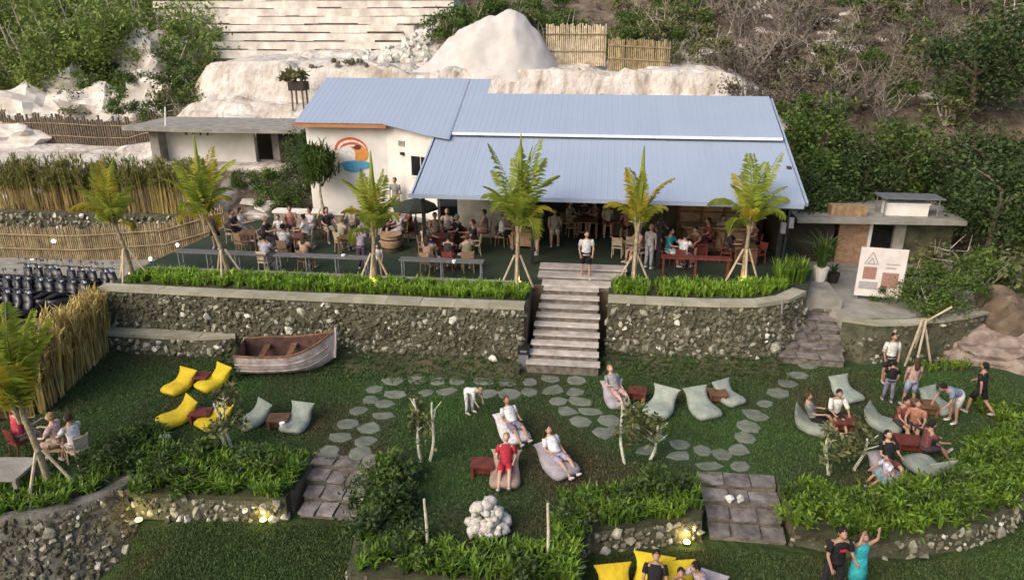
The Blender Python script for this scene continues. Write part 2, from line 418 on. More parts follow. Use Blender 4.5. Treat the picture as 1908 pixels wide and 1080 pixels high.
mb = MB(); mb.prism([(8.45, 26.6), (9.2, 25.6), (11.2, 25.9), (13.4, 26.9), (16, 28.6), (24, 29.5), (24, 33), (8.45, 33)], -2.9, ZR, 0, 0); mb.build('side_walkway', [m_conc], kind='structure')

# ------------------------------------------------------------------ short grass on the lawns (nobody could count it)
STONE_PX = []
def lawn_grass(label, poly, z, n, h, avoid):
    P0 = np.array([(x, y, z if z > -2.5 else hgt(x, y)[0]) for x, y, _ in poly_pts(poly, n, z)])
    if len(avoid):
        A = np.array(avoid); keep = np.ones(len(P0), bool)
        for a in A: keep &= ((P0[:, 0] - a[0]) / .42) ** 2 + ((P0[:, 1] - a[1]) / .34) ** 2 > 1
        P0 = P0[keep]
    m_ = len(P0); a = nrg.random(m_) * 6.2832; H = h * (.5 + nrg.random(m_)); w = .016 + .012 * nrg.random(m_)
    d = np.stack([np.cos(a), np.sin(a), np.zeros(m_)], 1); l = nrg.random(m_) * 6.2832; ln = np.stack([np.cos(l), np.sin(l), np.zeros(m_)], 1) * (H * .7 * nrg.random(m_))[:, None]; up = np.array([0, 0, 1.0])
    t_ = P0 + ln + up * H[:, None]; v = np.stack([P0 - d * w[:, None], P0 + d * w[:, None], t_ + d * w[:, None] * .3, t_ - d * w[:, None] * .3], 1).reshape(-1, 3)
    ob('short_grass', quads('short_grass', v, m_grass), None, label, 'grass', None, 'stuff')
# ------------------------------------------------------------------ stones
def stone_mesh(name, m, n=16, fl=(1, 1, .8)):
    bm = bmesh.new()
    for i in range(n):
        d = Vector([rnd.gauss(0, 1) for _ in range(3)]).normalized() * rnd.uniform(.42, .55)
        bm.verts.new((d.x * fl[0], d.y * fl[1], d.z * fl[2]))
    r = bmesh.ops.convex_hull(bm, input=bm.verts)
    bmesh.ops.delete(bm, geom=[e for e in r['geom_interior'] if isinstance(e, bmesh.types.BMVert)], context='VERTS')
    me = bpy.data.meshes.new(name); bm.to_mesh(me); bm.free(); me.materials.append(m); return me
ST_P = [stone_mesh('stone', m_stone) for _ in range(7)]
ST_W = [stone_mesh('stone', m_stonew) for _ in range(4)]
ST_D = [stone_mesh('stone', m_stoned) for _ in range(6)]
def place_stone(parent, p, s, pool):
    o = ob('stone', rnd.choice(pool), parent); o.location = p
    o.rotation_euler = [rnd.uniform(0, 6.28) for _ in range(3)]
    o.scale = (s * rnd.uniform(.8, 1.35), s * rnd.uniform(.7, 1.1), s * rnd.uniform(.7, 1.05)); return o
def merge_stones(name, items, parent):
    """small stones too many to pick apart: one mesh"""
    mbs = MB()
    for p, s, pool in items:
        me = rnd.choice(pool); M = Matrix.Rotation(rnd.uniform(0, 6.28), 3, 'Z') @ Matrix.Rotation(rnd.uniform(0, 6.28), 3, 'X')
        mi = 0 if pool is ST_P else (1 if pool is ST_D else 2)
        mbs.add([M @ (v.co * s) + Vector(p) for v in me.vertices], [tuple(f.vertices) for f in me.polygons], mi)
    return mbs.build(name, [m_stone, m_stoned, m_stonew], parent, kind='stuff')
def along(path, t):
    d = [(Vector(path[i + 1]) - Vector(path[i])).length for i in range(len(path) - 1)]; T = sum(d) * t
    for i, L in enumerate(d):
        if T <= L or i == len(d) - 1:
            a, b = Vector(path[i]), Vector(path[i + 1]); q = a.lerp(b, min(1, T / L)); return q, (b - a).normalized()
        T -= L
def stone_wall(label, path, z0, z1, th, n_big, n_dark, n_small, s=.26, cope=True, batter=0.0, bias=.5, name='stone_wall', cz=.13, core=None):
    """path runs left to right as seen from the lawn; the face looks to the right-hand side of travel (towards the camera)"""
    w = thing(name, label, 'wall')
    path = [Vector((p[0], p[1], 0)) for p in path]
    nrm = []
    for i in range(len(path)):
        a = path[max(i - 1, 0)]; b = path[min(i + 1, len(path) - 1)]; d = (b - a).normalized(); nrm.append(Vector((d.y, -d.x, 0)))
    mb = MB(); F = []; B = []
    K = []
    for i, p in enumerate(path):
        bo = nrm[i] * batter
        K.append([p + bo + Vector((0, 0, z0)), p + Vector((0, 0, z1)), p - nrm[i] * th + Vector((0, 0, z1)), p - nrm[i] * th + Vector((0, 0, z0))])
    vs = [q for k in K for q in k]; fs = []
    for i in range(len(path) - 1):
        for j in range(4):
            a = i * 4 + j; b = i * 4 + (j + 1) % 4; fs.append((a, a + 4, b + 4, b))
    fs += [(0, 1, 2, 3), tuple(reversed([len(vs) - 4 + j for j in range(4)]))]
    mb.add(vs, fs); mb.build('wall_core', [core or m_mortar], w)
    def pt(t, h, depth=0):
        q, d = along(path, t); nn = Vector((d.y, -d.x, 0))
        return q + nn * (batter * (1 - h) + depth) + Vector((0, 0, z0 + (z1 - z0) * h))
    def rh():
        return rnd.random() ** (1 + bias) if bias >= 0 else rnd.random()
    got = []; g = 0
    while len(got) < n_big and g < n_big * 60:
        g += 1
        t, h = rnd.random(), rh() * .92 + .03
        p = pt(t, h, rnd.uniform(-.03, .02)); sz = s * rnd.choice([.5, .65, .8, .95, 1.15, 1.45])
        if noise.noise((p.x * .55, p.z * .9, p.y * .55 + 5)) < rnd.uniform(-.35, .45): continue
        if any((p - q).length < (sz + r) * .42 for q, r in got): continue
        got.append((p, sz)); place_stone(w, p, sz, ST_W if rnd.random() < .15 else ST_P)
    k = 0; g = 0
    while k < n_dark and g < n_dark * 40:
        g += 1
        p = pt(rnd.random(), rnd.random() * .95 + .02, rnd.uniform(-.06, -.01)); sz = s * rnd.uniform(.6, 1.25)
        if any((p - q).length < (sz + r) * .38 for q, r in got): continue
        got.append((p, sz)); k += 1; place_stone(w, p, sz, ST_D)
    its = []
    for _ in range(n_small):
        p = pt(rnd.random(), rnd.random() * .97 + .01, rnd.uniform(-.05, .02)); its.append((p, s * rnd.uniform(.3, .95), ST_D if rnd.random() < .86 else ST_P))
    if its: merge_stones('small_stones', its, w)
    if cope:
        L = sum((path[i + 1] - path[i]).length for i in range(len(path) - 1)); nseg = max(1, int(L / 1.15))
        for i in range(nseg):
            a, d1 = along(path, i / nseg); b, d2 = along(path, (i + 1) / nseg); n1 = Vector((d1.y, -d1.x, 0)); n2 = Vector((d2.y, -d2.x, 0))
            e = .006
            dd = (b - a).normalized() * e; o1 = .06; zc = z1 + .004
            top = cz + rnd.uniform(-.012, .012)
            poly = [a + dd + n1 * o1, b - dd + n2 * o1, b - dd - n2 * (th - .02), a + dd - n1 * (th - .02)]
            c = MB(); c.prism([(q.x, q.y) for q in poly], zc, zc + top); c.build('coping', [m_cope], w)
    return w
stone_wall('long mossy stone retaining wall left of the central stairs', [(-18.15, 23.18), (-14, 23.12), (-9, 23.12), (-5, 23.14), (-2.42, 23.16)], -2.35, -.10, .5, 185, 110, 3000, s=.27, batter=.14)
stone_wall('dark stone retaining wall right of the central stairs', [(.42, 24.25), (2.5, 24.2), (4.4, 24.25), (5.9, 24.45), (6.6, 24.9), (7.5, 25.95)], -2.35, -.10, .5, 105, 150, 1700, s=.28, batter=.22)
stone_wall('low stone ledge at the foot of the long wall beside the boat', [(-17.9, 22.55), (-15.5, 22.5), (-13.4, 22.62), (-12.9, 22.9)], -2.35, -1.6, .62, 34, 20, 120, s=.30, cope=True, batter=.1, name='stone_ledge', bias=0)
stone_wall('curved dark stone wall at the bottom left corner', [(-24, 11.6), (-19.0, 12.1), (-16.2, 12.5), (-14.5, 12.85), (-13.1, 13.35), (-12.15, 14.2), (-11.75, 15.1)], -4.4, -2.12, .35, 120, 150, 3400, s=.27, cope=False, batter=.75, bias=.1, core=m_mortarg)
stone_wall('low stone edging under the left planter', [(-11.6, 14.55), (-9.6, 14.62), (-7.6, 14.8)], -2.95, -2.3, .3, 42, 10, 120, s=.24, cope=False, name='planter_wall', bias=0, batter=.06)
stone_wall('low stone edging under the hedge left of the right steps', [(-.02, 14.5), (1.4, 14.85), (2.8, 15.3)], -2.95, -2.3, .3, 30, 12, 100, s=.24, cope=False, name='planter_wall', bias=0, batter=.06)
stone_wall('curving stone edging under the big round hedge on the right', [(4.98, 15.45), (6.2, 15.15), (7.6, 15.25), (9.2, 15.8), (10.6, 16.7), (11.8, 17.9), (12.8, 19.2), (16, 20.8)], -2.95, -2.25, .35, 85, 60, 260, s=.24, cope=False, name='planter_wall', bias=0, batter=.06)
stone_wall('low stone edging round the central garden bed', [(-5.75, 15.5), (-5.2, 12.4), (-.1, 12.55), (-.05, 14.4)], -2.95, -2.3, .3, 30, 16, 90, s=.22, cope=False, name='planter_wall', bias=0)
stone_wall('low earth and stone bank below the side walkway', [(8.75, 25.35), (9.4, 24.95), (11.2, 25.3), (13.2, 26.1), (15.2, 27.4), (19, 29.0)], -2.35, -.86, .4, 60, 60, 260, s=.26, cope=True, batter=.25, cz=.07)
# rubble wall below the reeds, left
stone_wall('pale rubble wall below the reed hedge at far left', [(-31.5, 33.3), (-28, 33.25), (-24, 33.3), (-20.6, 33.4)], -1.3, .02, .5, 170, 20, 200, s=.34, cope=False, name='rubble_wall', bias=0)

def bank(path, w, z1):
    n = 60; vs = []
    for i in range(n + 1):
        q, d_ = along([Vector((p[0], p[1], 0)) for p in path], i / n); nn_ = Vector((d_.y, -d_.x, 0)); wl = w * (1 + .5 * noise.noise((q.x * .6, q.y, 8)))
        for k_ in range(6):
            u_ = k_ / 5; p = q + nn_ * (wl * u_ - .1); vs.append((p.x, p.y, ZM - .02 + (z1 + .05 * noise.noise((p.x * 2, p.y * 2, 1))) * (1 - u_) ** 1.6))
    wp = [(v[0], v[1], v[2] - .01) for v in vs for _ in range(5) if rnd.random() < .55]; wp = [(x + rnd.uniform(-.2, .2), y + rnd.uniform(-.22, .22), z) for x, y, z in wp]
    ob('bank_weeds', blade_mesh('bank_weeds', wp, .13, m_grass, 7, .03, .9), None, 'short weeds on the earth bank at the foot of the ' + ('long left wall' if path[0][0] < -5 else 'right wall'), 'weeds', None, 'stuff')
    b = MB(); b.add(vs, [(i * 6 + k_, i * 6 + k_ + 1, i * 6 + k_ + 7, i * 6 + k_ + 6) for i in range(n) for k_ in range(5)]); b.build('soil_bank', [m_bank], None, True, kind='structure')
bank([(-13.0, 22.95), (-9, 22.95), (-5, 22.97), (-2.5, 23.0)], 1.5, .30)
bank([(.45, 23.95), (2.5, 23.9), (4.4, 23.95), (6.3, 24.3)], 1.3, .30)
# loose stones lying on the lawn
for px, py, z, s, lab in ((600, 664, ZM, .2, 'small pale stone lying by the boat'), (727, 634, ZM, .0, ''), (1245, 672, ZM, .48, 'pale block of stone on the lawn below the right wall'), (308, 822, ZM, .42, 'upright white stone at the end of the left planter'), (240, 637, ZM, .3, 'white stone at the left foot of the long wall'), (1350, 660, ZM, .65, 'tall pale rock leaning on the foot of the right wall'), (1358, 932, -2.3, .3, 'white flat stone on the right steps, left of a pair'), (1378, 932, -2.3, .28, 'white flat stone on the right steps, right of a pair')):
    if s:
        p = G(px, py, z); o = ob('loose_stone', rnd.choice(ST_W), None, lab, 'stone'); o.location = p + Vector((0, 0, s * .22)); o.scale = (s, s, s * .8 if s < .6 else s * 1.6); o.rotation_euler = (0, 0, rnd.uniform(0, 6))

# stepping stones: one thing per path
def blob_slab(r, h, n=7, asp=.7):
    b = MB(); k = [rnd.uniform(.72, 1.15) for _ in range(n)]; ring = []
    for zz, sc in ((0, 1.0), (h * .7, 1.0), (h, .9)):
        ring.append([(r * sc * k[i] * math.cos(6.2832 * i / n), r * asp * sc * k[i] * math.sin(6.2832 * i / n), zz) for i in range(n)])
    vs = [p for q in ring for p in q]; fs = []
    for j in range(2):
        for i in range(n): fs.append((j * n + i, j * n + (i + 1) % n, (j + 1) * n + (i + 1) % n, (j + 1) * n + i))
    fs.append(tuple(2 * n + i for i in range(n))); b.add(vs, fs); return b.mesh('paving_stone', [m_pave])
SLABS = [blob_slab(.5, .045, asp=rnd.uniform(.75, .95)) for _ in range(12)]
path1 = [(735,709),(777,708),(815,711),(851,710),(898,711),(945,713),(987,712),(1025,706),(1072,709),(696,726),(736,735),(795,732),(832,730),(908,733),(947,735),(987,731),(1030,726),(1072,730),(692,745),(669,765),(712,775),(1038,748),(1078,748),(646,790),(690,797),(634,815),(680,822),(615,840),(671,844),(716,752)]
path2 = [(1057,766),(1097,767),(1082,786),(1133,784),(1126,806),(1183,799),(1222,815),(1268,828),(1265,848),(1309,840),(1345,847),(1320,869),(1378,870),(1375,837),(1387,815),(1393,794),(1402,770),(1424,752),(1448,733),(1466,714),(1486,699),(1505,681),(1205,838),(1150,800),(1412,776)]
for lab, pts in (('row of flat stepping stones from the central stairs to the left steps', path1), ('row of flat stepping stones curving between the right steps and the side stairs', path2)):
    t = ob('stepping_stone_path', None, kind='structure')
    for px, py in pts:
        p = G(px, py, ZM); o = ob('paving_stone', rnd.choice(SLABS), t); o.location = (p.x, p.y, ZM - .012)
        s = rnd.uniform(.66, .86); o.scale = (s, s * rnd.uniform(.85, 1.1), 1); o.rotation_euler = (0, 0, rnd.uniform(-.5, .5))

av = [G(px, py, ZM) for px, py in path1 + path2]
lawn_grass('short green grass of the lawn below the long wall', [(-16.7, 18), (-17.8, 22.9), (-2.4, 22.9), (-2.4, 22.4), (.4, 22.4), (.4, 23.9), (6, 24.1), (9, 24.3), (14, 24.6), (14, 20.8), (11.6, 20.6), (10.4, 17.8), (8, 16.6), (5, 17.2), (2.8, 17.1), (-.2, 15.5), (-.6, 13.6), (-4.2, 13.4), (-4.8, 16.6), (-7.6, 16.6), (-12, 16.6), (-13.5, 17.6), (-13.9, 15.2), (-18.6, 14.6), (-19.2, 15.6)], ZM, 132000, .038, av)
lawn_grass('short green grass of the lower lawn on the left', [(-12.6, 11.0), (-11.9, 13.6), (-11.5, 14.35), (-7.5, 14.6), (-5.4, 14.8), (-5.1, 11.0)], ZL, 30000, .038, [])
lawn_grass('short green grass of the lower lawn on the right', [(0, 12.0), (.1, 14.3), (2.9, 15.0), (5, 15.0), (7, 14.9), (9.4, 15.5), (12, 17.5), (14, 18.5), (9, 12.0)], ZL, 34000, .038, [])
# ------------------------------------------------------------------ stairs
def stairs(label, xl0, xr0, y0, z0, xl1, xr1, y1, z1, n, name='stone_stairs', skew=0.0, m=None):
    t = thing(name, label, 'stairs'); m = m or m_step
    for i in range(n):
        k = i / max(1, n - 1); a = k + 1 / max(1, n - 1) * .5
        xl = xl0 + (xl1 - xl0) * k + rnd.uniform(-.03, .03); xr = xr0 + (xr1 - xr0) * k + rnd.uniform(-.03, .03)
        ya = y0 + (y1 - y0) * i / n; yb = y0 + (y1 - y0) * (i + 1) / n; z = z0 + (z1 - z0) * i / n
        zb = min(z0, z1) - .3
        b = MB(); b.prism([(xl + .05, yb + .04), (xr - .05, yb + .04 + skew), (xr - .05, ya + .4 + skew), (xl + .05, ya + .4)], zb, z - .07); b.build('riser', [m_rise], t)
        if m is not m_oldst:
            b = MB(); b.prism([(xl, yb - .02), (xr, yb - .02 + skew), (xr, ya + .02 + skew), (xl, ya + .02)], z - .068, z + rnd.uniform(-.008, .008)); b.build('step', [m], t)
            continue
        cuts = sorted([0, 1] + [(q + rnd.uniform(-.3, .3)) / 3 for q in (1, 2)])
        for c0, c1 in zip(cuts, cuts[1:]):
            a0 = xl + (xr - xl) * c0 + .012; a1 = xl + (xr - xl) * c1 - .012; d0 = skew * c0; d1 = skew * c1; jt = lambda: rnd.uniform(-.07, .05)
            b = MB(); b.prism([(a0 + rnd.uniform(0, .05), yb + d0 + jt()), ((a0 + a1) / 2, yb + (d0 + d1) / 2 - .03 + jt()), (a1 - rnd.uniform(0, .05), yb + d1 + jt()), (a1, ya + d1 - rnd.uniform(-.02, .06)), (a0, ya + d0 - rnd.uniform(-.02, .06))], z - .066, z + rnd.uniform(-.03, .025)); b.build('step_slab', [m], t)
    return t
stairs('wide pale stone stairs in the middle of the wall', -1.95, .1, 25.5, -.02, -2.3, .22, 22.6, -2.02, 9)
for i, (ya, za) in enumerate(((26.3, .18), (27.0, .34))):
    pass
t = thing('stone_stairs', 'three broad low steps at the head of the central stairs', 'stairs')
for i, (y0, y1, z, xl, xr) in enumerate(((25.5, 26.1, .02, -2.0, .5), (26.1, 26.75, .14, -2.2, .9), (26.75, 27.4, .26, -2.2, 1.1))):
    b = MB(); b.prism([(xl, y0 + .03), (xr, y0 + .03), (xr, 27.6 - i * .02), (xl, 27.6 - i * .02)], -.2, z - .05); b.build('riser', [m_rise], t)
    b = MB(); b.prism([(xl - .03, y0), (xr + .03, y0), (xr + .03, y1 + .02), (xl - .03, y1 + .02)], z - .048, z); b.build('step', [m_step], t)
stairs('short stone steps down to the lower lawn on the left', -7.62, -5.75, 16.9, -2.16, -7.4, -5.75, 14.9, -2.84, 4, m=m_oldst)
stairs('short stone steps down to the lower lawn on the right', 2.85, 4.9, 17.3, -2.16, 3.0, 4.85, 15.3, -2.84, 4, m=m_oldst)
stairs('dark stone stairs from the side walkway down to the lawn', 7.35, 8.8, 26.9, -.82, 6.5, 8.75, 24.45, -2.08, 6, skew=-.15, m=m_oldst)
b = MB(); b.loft([(6.55, 24.62, -2.2), (6.5, 24.75, -1.0), (6.45, 24.85, .05)], [.06, .06, .06], n=8); b.build('drain_pipe', [m_conc], None, label='grey pipe standing against the end of the right wall', cat='pipe')

# ------------------------------------------------------------------ the building
def zr(y): return 2.86 + .37 * (y - 27.5)
bld = thing('cafe_building', 'long open cafe building with a big metal roof tinted with sky reflection', 'building')
def sheet(x0, x1, y0a, y0b, y1, dz, parent):
    b = MB(); ribs = 4; prof = []
    for i in range(ribs):
        for du, h in ((0, 0), (.44, 0), (.47, .008), (.53, .008), (.56, 0)): prof.append(((i + du) / ribs, h))
    prof.append((1, 0)); vs = []
    for u, h in prof:
        x = x0 + (x1 - x0) * u; ya = y0a + (y0b - y0a) * u
        vs += [(x, ya, zr(ya) + dz + h), (x, y1, zr(y1) + dz + h), (x, ya, zr(ya) + dz + h - .022), (x, y1, zr(y1) + dz + h - .022)]
    fs = []
    for i in range(len(prof) - 1):
        a = i * 4; c = a + 4
        fs += [(a, c, c + 1, a + 1), (a + 2, a + 3, c + 3, c + 2), (a, a + 2, c + 2, c), (a + 1, c + 1, c + 3, a + 3)]
    fs += [(0, 1, 3, 2), (len(vs) - 4, len(vs) - 2, len(vs) - 1, len(vs) - 3)]
    b.add(vs, fs); b.build('roof_sheet', [m_roof], parent)
X = [-7.25 + i * .984 for i in range(16)]
for i in range(15): sheet(X[i], X[i + 1] - .003, 27.45, 27.45, 32.2, rnd.uniform(-.004, .004), bld)
for i in range(14):
    a = -6.55 + i * 1.0; sheet(a, min(a + .997, 7.45), 31.78, 31.78, 35.5 if a > -5.6 else 37, .16 + rnd.uniform(-.004, .004), bld)
def edge(x):
    if x < -9.7: return 32.45
    return 32.45 + (31.3 - 32.45) * min(1, (x + 9.7) / 2.7)
a = -14.0
while a < -6.6:
    e = min(a + 1.05, -6.56); sheet(a, e - .003, edge(a), edge(e), 37.0, .165 + rnd.uniform(-.004, .004), bld); a = e
b = MB(); b.box((.45, 31.74, zr(31.78) + .16), (13.9, .14, .10)); b.build('ridge_flashing', [m_flash], bld)
b = MB(); b.box((-.0, 27.42, zr(27.45) - .06), (14.9, .08, .16)); b.build('gutter', [m_roof], bld)
b = MB(); b.box((-7.33, 29.8, zr(29.8) - .04), (.07, 5.0, .16), M=Matrix.Rotation(math.atan(.37), 3, 'X')); b.build('barge_board', [m_roof], bld)
b = MB(); b.box((7.57, 31.5, zr(31.5) + .0), (.07, 8.6, .16), M=Matrix.Rotation(math.atan(.37), 3, 'X')); b.build('barge_board', [m_roof], bld)
for x in (-7.0, -2.6, 2.35, 6.85):
    b = MB(); b.box((x, 27.95, zr(27.95) / 2 - .06), (.13, .13, zr(27.95) - .12)); b.build('post', [m_black], bld)
for y in (27.95, 30.5):
    b = MB(); b.box((.1, y, zr(y) - .16), (14.2, .1, .16)); b.build('beam', [m_black], bld)
for x in [-6.6 + i * 1.9 for i in range(8)]:
    b = MB(); b.box((x, 30.4, zr(30.4) - .05), (.07, 5.4, .08), M=Matrix.Rotation(math.atan(.37), 3, 'X')); b.build('rafter', [m_black], bld)
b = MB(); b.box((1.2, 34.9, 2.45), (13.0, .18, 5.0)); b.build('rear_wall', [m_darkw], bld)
b = MB(); b.box((-4.85, 31.7, 1.35), (3.0, .2, 2.7)); b.build('inner_wall', [m_conc], bld)
b = MB(); b.box((-3.6, 31.58, 1.15), (.9, .05, 2.0)); b.build('inner_door', [m_wood], bld)
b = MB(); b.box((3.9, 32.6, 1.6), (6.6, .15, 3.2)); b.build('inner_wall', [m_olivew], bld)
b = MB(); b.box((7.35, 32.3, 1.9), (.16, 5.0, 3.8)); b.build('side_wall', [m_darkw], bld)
# white wing with the mural
def wall_quad(p, q, z0, za, zb, th, m, name, parent):
    p = Vector(p); q = Vector(q); d = (q - p).normalized(); n = Vector((-d.y, d.x, 0)) * th
    vs = [(p.x, p.y, z0), (q.x, q.y, z0), (q.x, q.y, zb), (p.x, p.y, za), (p.x + n.x, p.y + n.y, z0), (q.x + n.x, q.y + n.y, z0), (q.x + n.x, q.y + n.y, zb), (p.x + n.x, p.y + n.y, za)]
    b = MB(); b.add(vs, [(0, 1, 2, 3), (5, 4, 7, 6), (0, 4, 5, 1), (3, 2, 6, 7), (0, 3, 7, 4), (1, 5, 6, 2)]); return b.build(name, [m], parent)
wy = 33.0
wall_quad((-13.7, wy, 0), (-9.9, wy, 0), -.05, zr(wy) + .1, zr(wy) + .1, .2, m_white, 'wall', bld)
wall_quad((-9.895, wy, 0), (-7.3, 31.75, 0), -.05, zr(wy) + .1, zr(31.75) + .1, .2, m_white, 'wall', bld)
wall_quad((-13.7, 36.8, 0), (-13.7, wy + .01, 0), -.05, zr(36.8) + .1, zr(wy) + .1, .2, m_white, 'wall', bld)
b = MB(); b.box((-11.85, wy - .5, zr(32.5) + .06), (4.3, .1, .2)); b.build('eave_trim', [m_orange], bld)
b = MB(); b.box((-11.8, 32.75, zr(32.7) + .02), (4.2, .5, .04)); b.build('soffit', [m_orange], bld)
# mural: striped parasol shape, white and orange shapes, blue pool
def disc(mb, c, rx, rz, y, mi, a0=0, a1=360, n=20):
    vs = [(c[0], y, c[1])] + [(c[0] + rx * math.cos(R(a0 + (a1 - a0) * i / n)), y, c[1] + rz * math.sin(R(a0 + (a1 - a0) * i / n))) for i in range(n + 1)]
    mb.add(vs, [(0, i, i + 1) for i in range(1, n + 1)], mi)
mc = V(655, 285, wy - .03)
m_mr = mat('mural_red', (.55, .11, .05), (.48, .09, .04), 6, .8); m_mw = mat('mural_white', (.76, .74, .70), None, 6, .8)
m_mo = mat('mural_orange', (.62, .28, .07), (.52, .22, .05), 6, .8); m_mb = mat('mural_blue', (.10, .33, .50), (.07, .26, .42), 6, .8); m_md = mat('mural_dark', (.12, .05, .03), None, 6, .8)
b = MB()
for i, (rx, rz) in enumerate(((.80, .62), (.70, .50), (.62, .40), (.50, .28), (.42, .19))): disc(b, (mc.x - .02 + .03 * i, mc.z + .10), rx, rz, wy - .006 - .003 * i, 0 if i % 2 == 0 else 1, 0, 180)
disc(b, (mc.x + .40, mc.z - .05), .40, .36, wy - .024, 2)
disc(b, (mc.x - .22, mc.z - .10), .40, .42, wy - .028, 1)
disc(b, (mc.x + .30, mc.z + .26), .18, .11, wy - .032, 4)
disc(b, (mc.x + .20, mc.z - .55), .78, .20, wy - .036, 3)
disc(b, (mc.x + .02, mc.z - .74), .46, .15, wy - .040, 3)
b.build('mural', [m_mr, m_mw, m_mo, m_mb, m_md], bld)
# window in the slanting wall, with frame, pane and small lamp
d = Vector((-7.3 + 9.895, 31.75 - wy, 0)).normalized(); wc = Vector((-9.895, wy, 0)) + d * 2.15; ang = math.atan2(d.y, d.x); nn = Vector((d.y, -d.x, 0))
def on_wall(name, s, z, w, h, dep, m, parent, proud=.0):
    c = Vector((-9.895, wy, 0)) + d * s + nn * (dep / 2 + proud); b = MB(); b.box((c.x, c.y, z), (w, dep, h), rz=ang); return b.build(name, [m], parent)
win = on_wall('window', 2.05, 3.05, 1.1, .9, .03, m_glass, bld)
for s, z, w, h in ((2.05, 3.53, 1.22, .06), (2.05, 2.57, 1.22, .08), (1.47, 3.05, .06, .88), (2.63, 3.05, .06, .88), (2.05, 3.05, .04, .88)): on_wall('window_frame', s, z, w, h, .06, m_white, win)
on_wall('wall_lamp', 1.0, 3.55, .18, .12, .12, m_black, bld)
on_wall('wall_vent', .95, 4.0, .34, .22, .05, m_conc, bld)

# furniture of the terrace interior
def shelf_unit():
    p = G(1305, 470, 0)
    t = thing('bar_counter', 'tan panelled bar counter at the right under the roof', 'counter', (4.9, 30.9, 0))
    b = MB(); b.box((0, 0, .5), (2.6, .6, 1.0)); b.build('body', [m_wood], t)
    b = MB(); b.box((0, 0, 1.035), (2.8, .75, .06)); b.build('counter_top', [m_woodt], t)
    for i in range(3):
        b = MB(); b.box((-.85 + i * .85, -.315, .52), (.72, .03, .72)); b.build('panel', [m_woodt], t)
    b = MB(); b.box((0, 1.2, 1.0), (3.0, .4, 2.0)); bb = b.build('back_shelf', [m_wood], t)
    for j in range(2):
        for i in range(3):
            b = MB(); b.box((-.95 + i * .95, .985, 1.15 + j * .5), (.85, .03, .42)); b.build('drawer', [m_woodt], bb)
shelf_unit()

# ------------------------------------------------------------------ hut at the back left
hut = thing('concrete_hut', 'small grey concrete hut with flat slab roof at the back left', 'building')
b = MB(); b.prism([(-25.6, 36.9), (-20.6, 36.6), (-15.6, 36.9), (-15.6, 41.5), (-25.6, 41.5)], 3.72, 3.92); b.build('roof', [m_conc], hut)
b = MB(); b.box((-21.6, 38.6, 2.6), (5.2, .2, 2.3)); w_ = b.build('wall', [m_white], hut)
for i in range(4):
    b = MB(); b.box((-22.9 + i * .42, 38.48, 3.42), (.09, .05, .2)); b.build('vent', [m_glass], w_)
b = MB(); b.box((-24.4, 38.2, 2.6), (.5, .9, 2.3)); b.build('pillar', [m_conc], hut)
b = MB(); b.box((-18.3, 38.9, 2.6), (1.4, .2, 2.3)); b.build('wall', [m_conc], hut)
b = MB(); b.box((-18.55, 38.78, 2.75), (.8, .06, 1.5)); b.build('doorway', [m_glass], hut)
b = MB(); b.box((-18.7, 38.45, 3.62), (1.5, .5, .05)); b.build('door_canopy', [m_flash], hut)
b = MB(); b.box((-16.5, 38.6, 2.2), (2.2, .2, 3.0)); b.build('wall', [m_darkw], hut)  # dark panel put in for the deep shade beside the hut
b = MB(); b.loft([(-23.5, 37.6, 3.9), (-23.35, 37.6, 4.9)], [.05, .04], n=6); b.build('vent_pipe', [m_flash], hut)
# raised white planter with slab rocks
pl = thing('raised_planter', 'low white planter box in front of the painted wall', 'planter')
b = MB(); b.box((-13.6, 32.35, .35), (3.4, .5, .7)); b.build('planter_body', [m_conc], pl)
b = MB(); b.box((-13.6, 32.35, .76), (3.5, .6, .12)); b.build('planter_cap', [m_white], pl)
for i, (px, py, s) in enumerate(((500, 385, 1.0), (470, 378, .9), (530, 362, .9), (455, 352, .8))):
    o = ob('limestone_rock', rnd.choice(ST_W), None, ['broad grey rock beside the white planter', 'grey rock left of the white planter', 'rock under the dark shade panel by the hut', 'pale rock near the hut steps'][i], 'rock'); q = G(px, py, .3); o.location = q; o.scale = (s * 1.6, s, s * .9); o.rotation_euler = (.2, .1, i)
# small bamboo lookout behind
tw = thing('lookout_tower', 'small dark bamboo lookout with straw top behind the hut', 'tower', (V(560, 200, 44).x, 44, 4.6))
for sx in (-.35, .35):
    for sy in (-.35, .35):
        b = MB(); b.tube((sx, sy, -.5), (sx * .9, sy * .9, 1.5), .06); b.build('leg', [m_barkd], tw)
b = MB(); b.box((0, 0, .95), (.95, .95, .5)); b.build('cabin', [m_darkw], tw)
ob('straw_top', leaf_mesh('straw_top', clump_pts(260, .8, .7, .35, 8, 1.6), .35, m_leafo), tw)

# ------------------------------------------------------------------ shed on the right
sh = thing('utility_shed', 'low shed with flat concrete roof and a dark doorway on the right', 'building')
b = MB(); b.prism([(8.3, 31.2), (15.2, 31.6), (15.4, 35.4), (8.3, 35.0)], 1.2, 1.38); b.build('roof', [m_conc], sh)
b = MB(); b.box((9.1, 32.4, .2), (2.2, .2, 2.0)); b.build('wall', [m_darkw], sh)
b = MB(); b.box((10.95, 32.25, .2), (1.2, .15, 1.98)); b.build('wooden_panel', [m_woodt], sh)
b = MB(); b.box((11.63, 32.2, .2), (.13, .2, 1.96)); b.build('door_frame', [m_white], sh)
b = MB(); b.box((12.15, 32.4, .2), (.9, .1, 1.98)); b.build('doorway', [m_glass], sh)
b = MB(); b.box((12.85, 32.25, .2), (.45, .2, 1.98)); b.build('wall', [m_conc], sh)
b = MB(); b.box((14.1, 32.5, .2), (2.0, .2, 1.98)); b.build('wall', [m_mortar], sh)
t = thing('wooden_crate', 'long tan wooden crate on the shed roof', 'crate', (10.55, 32.2, 1.384))
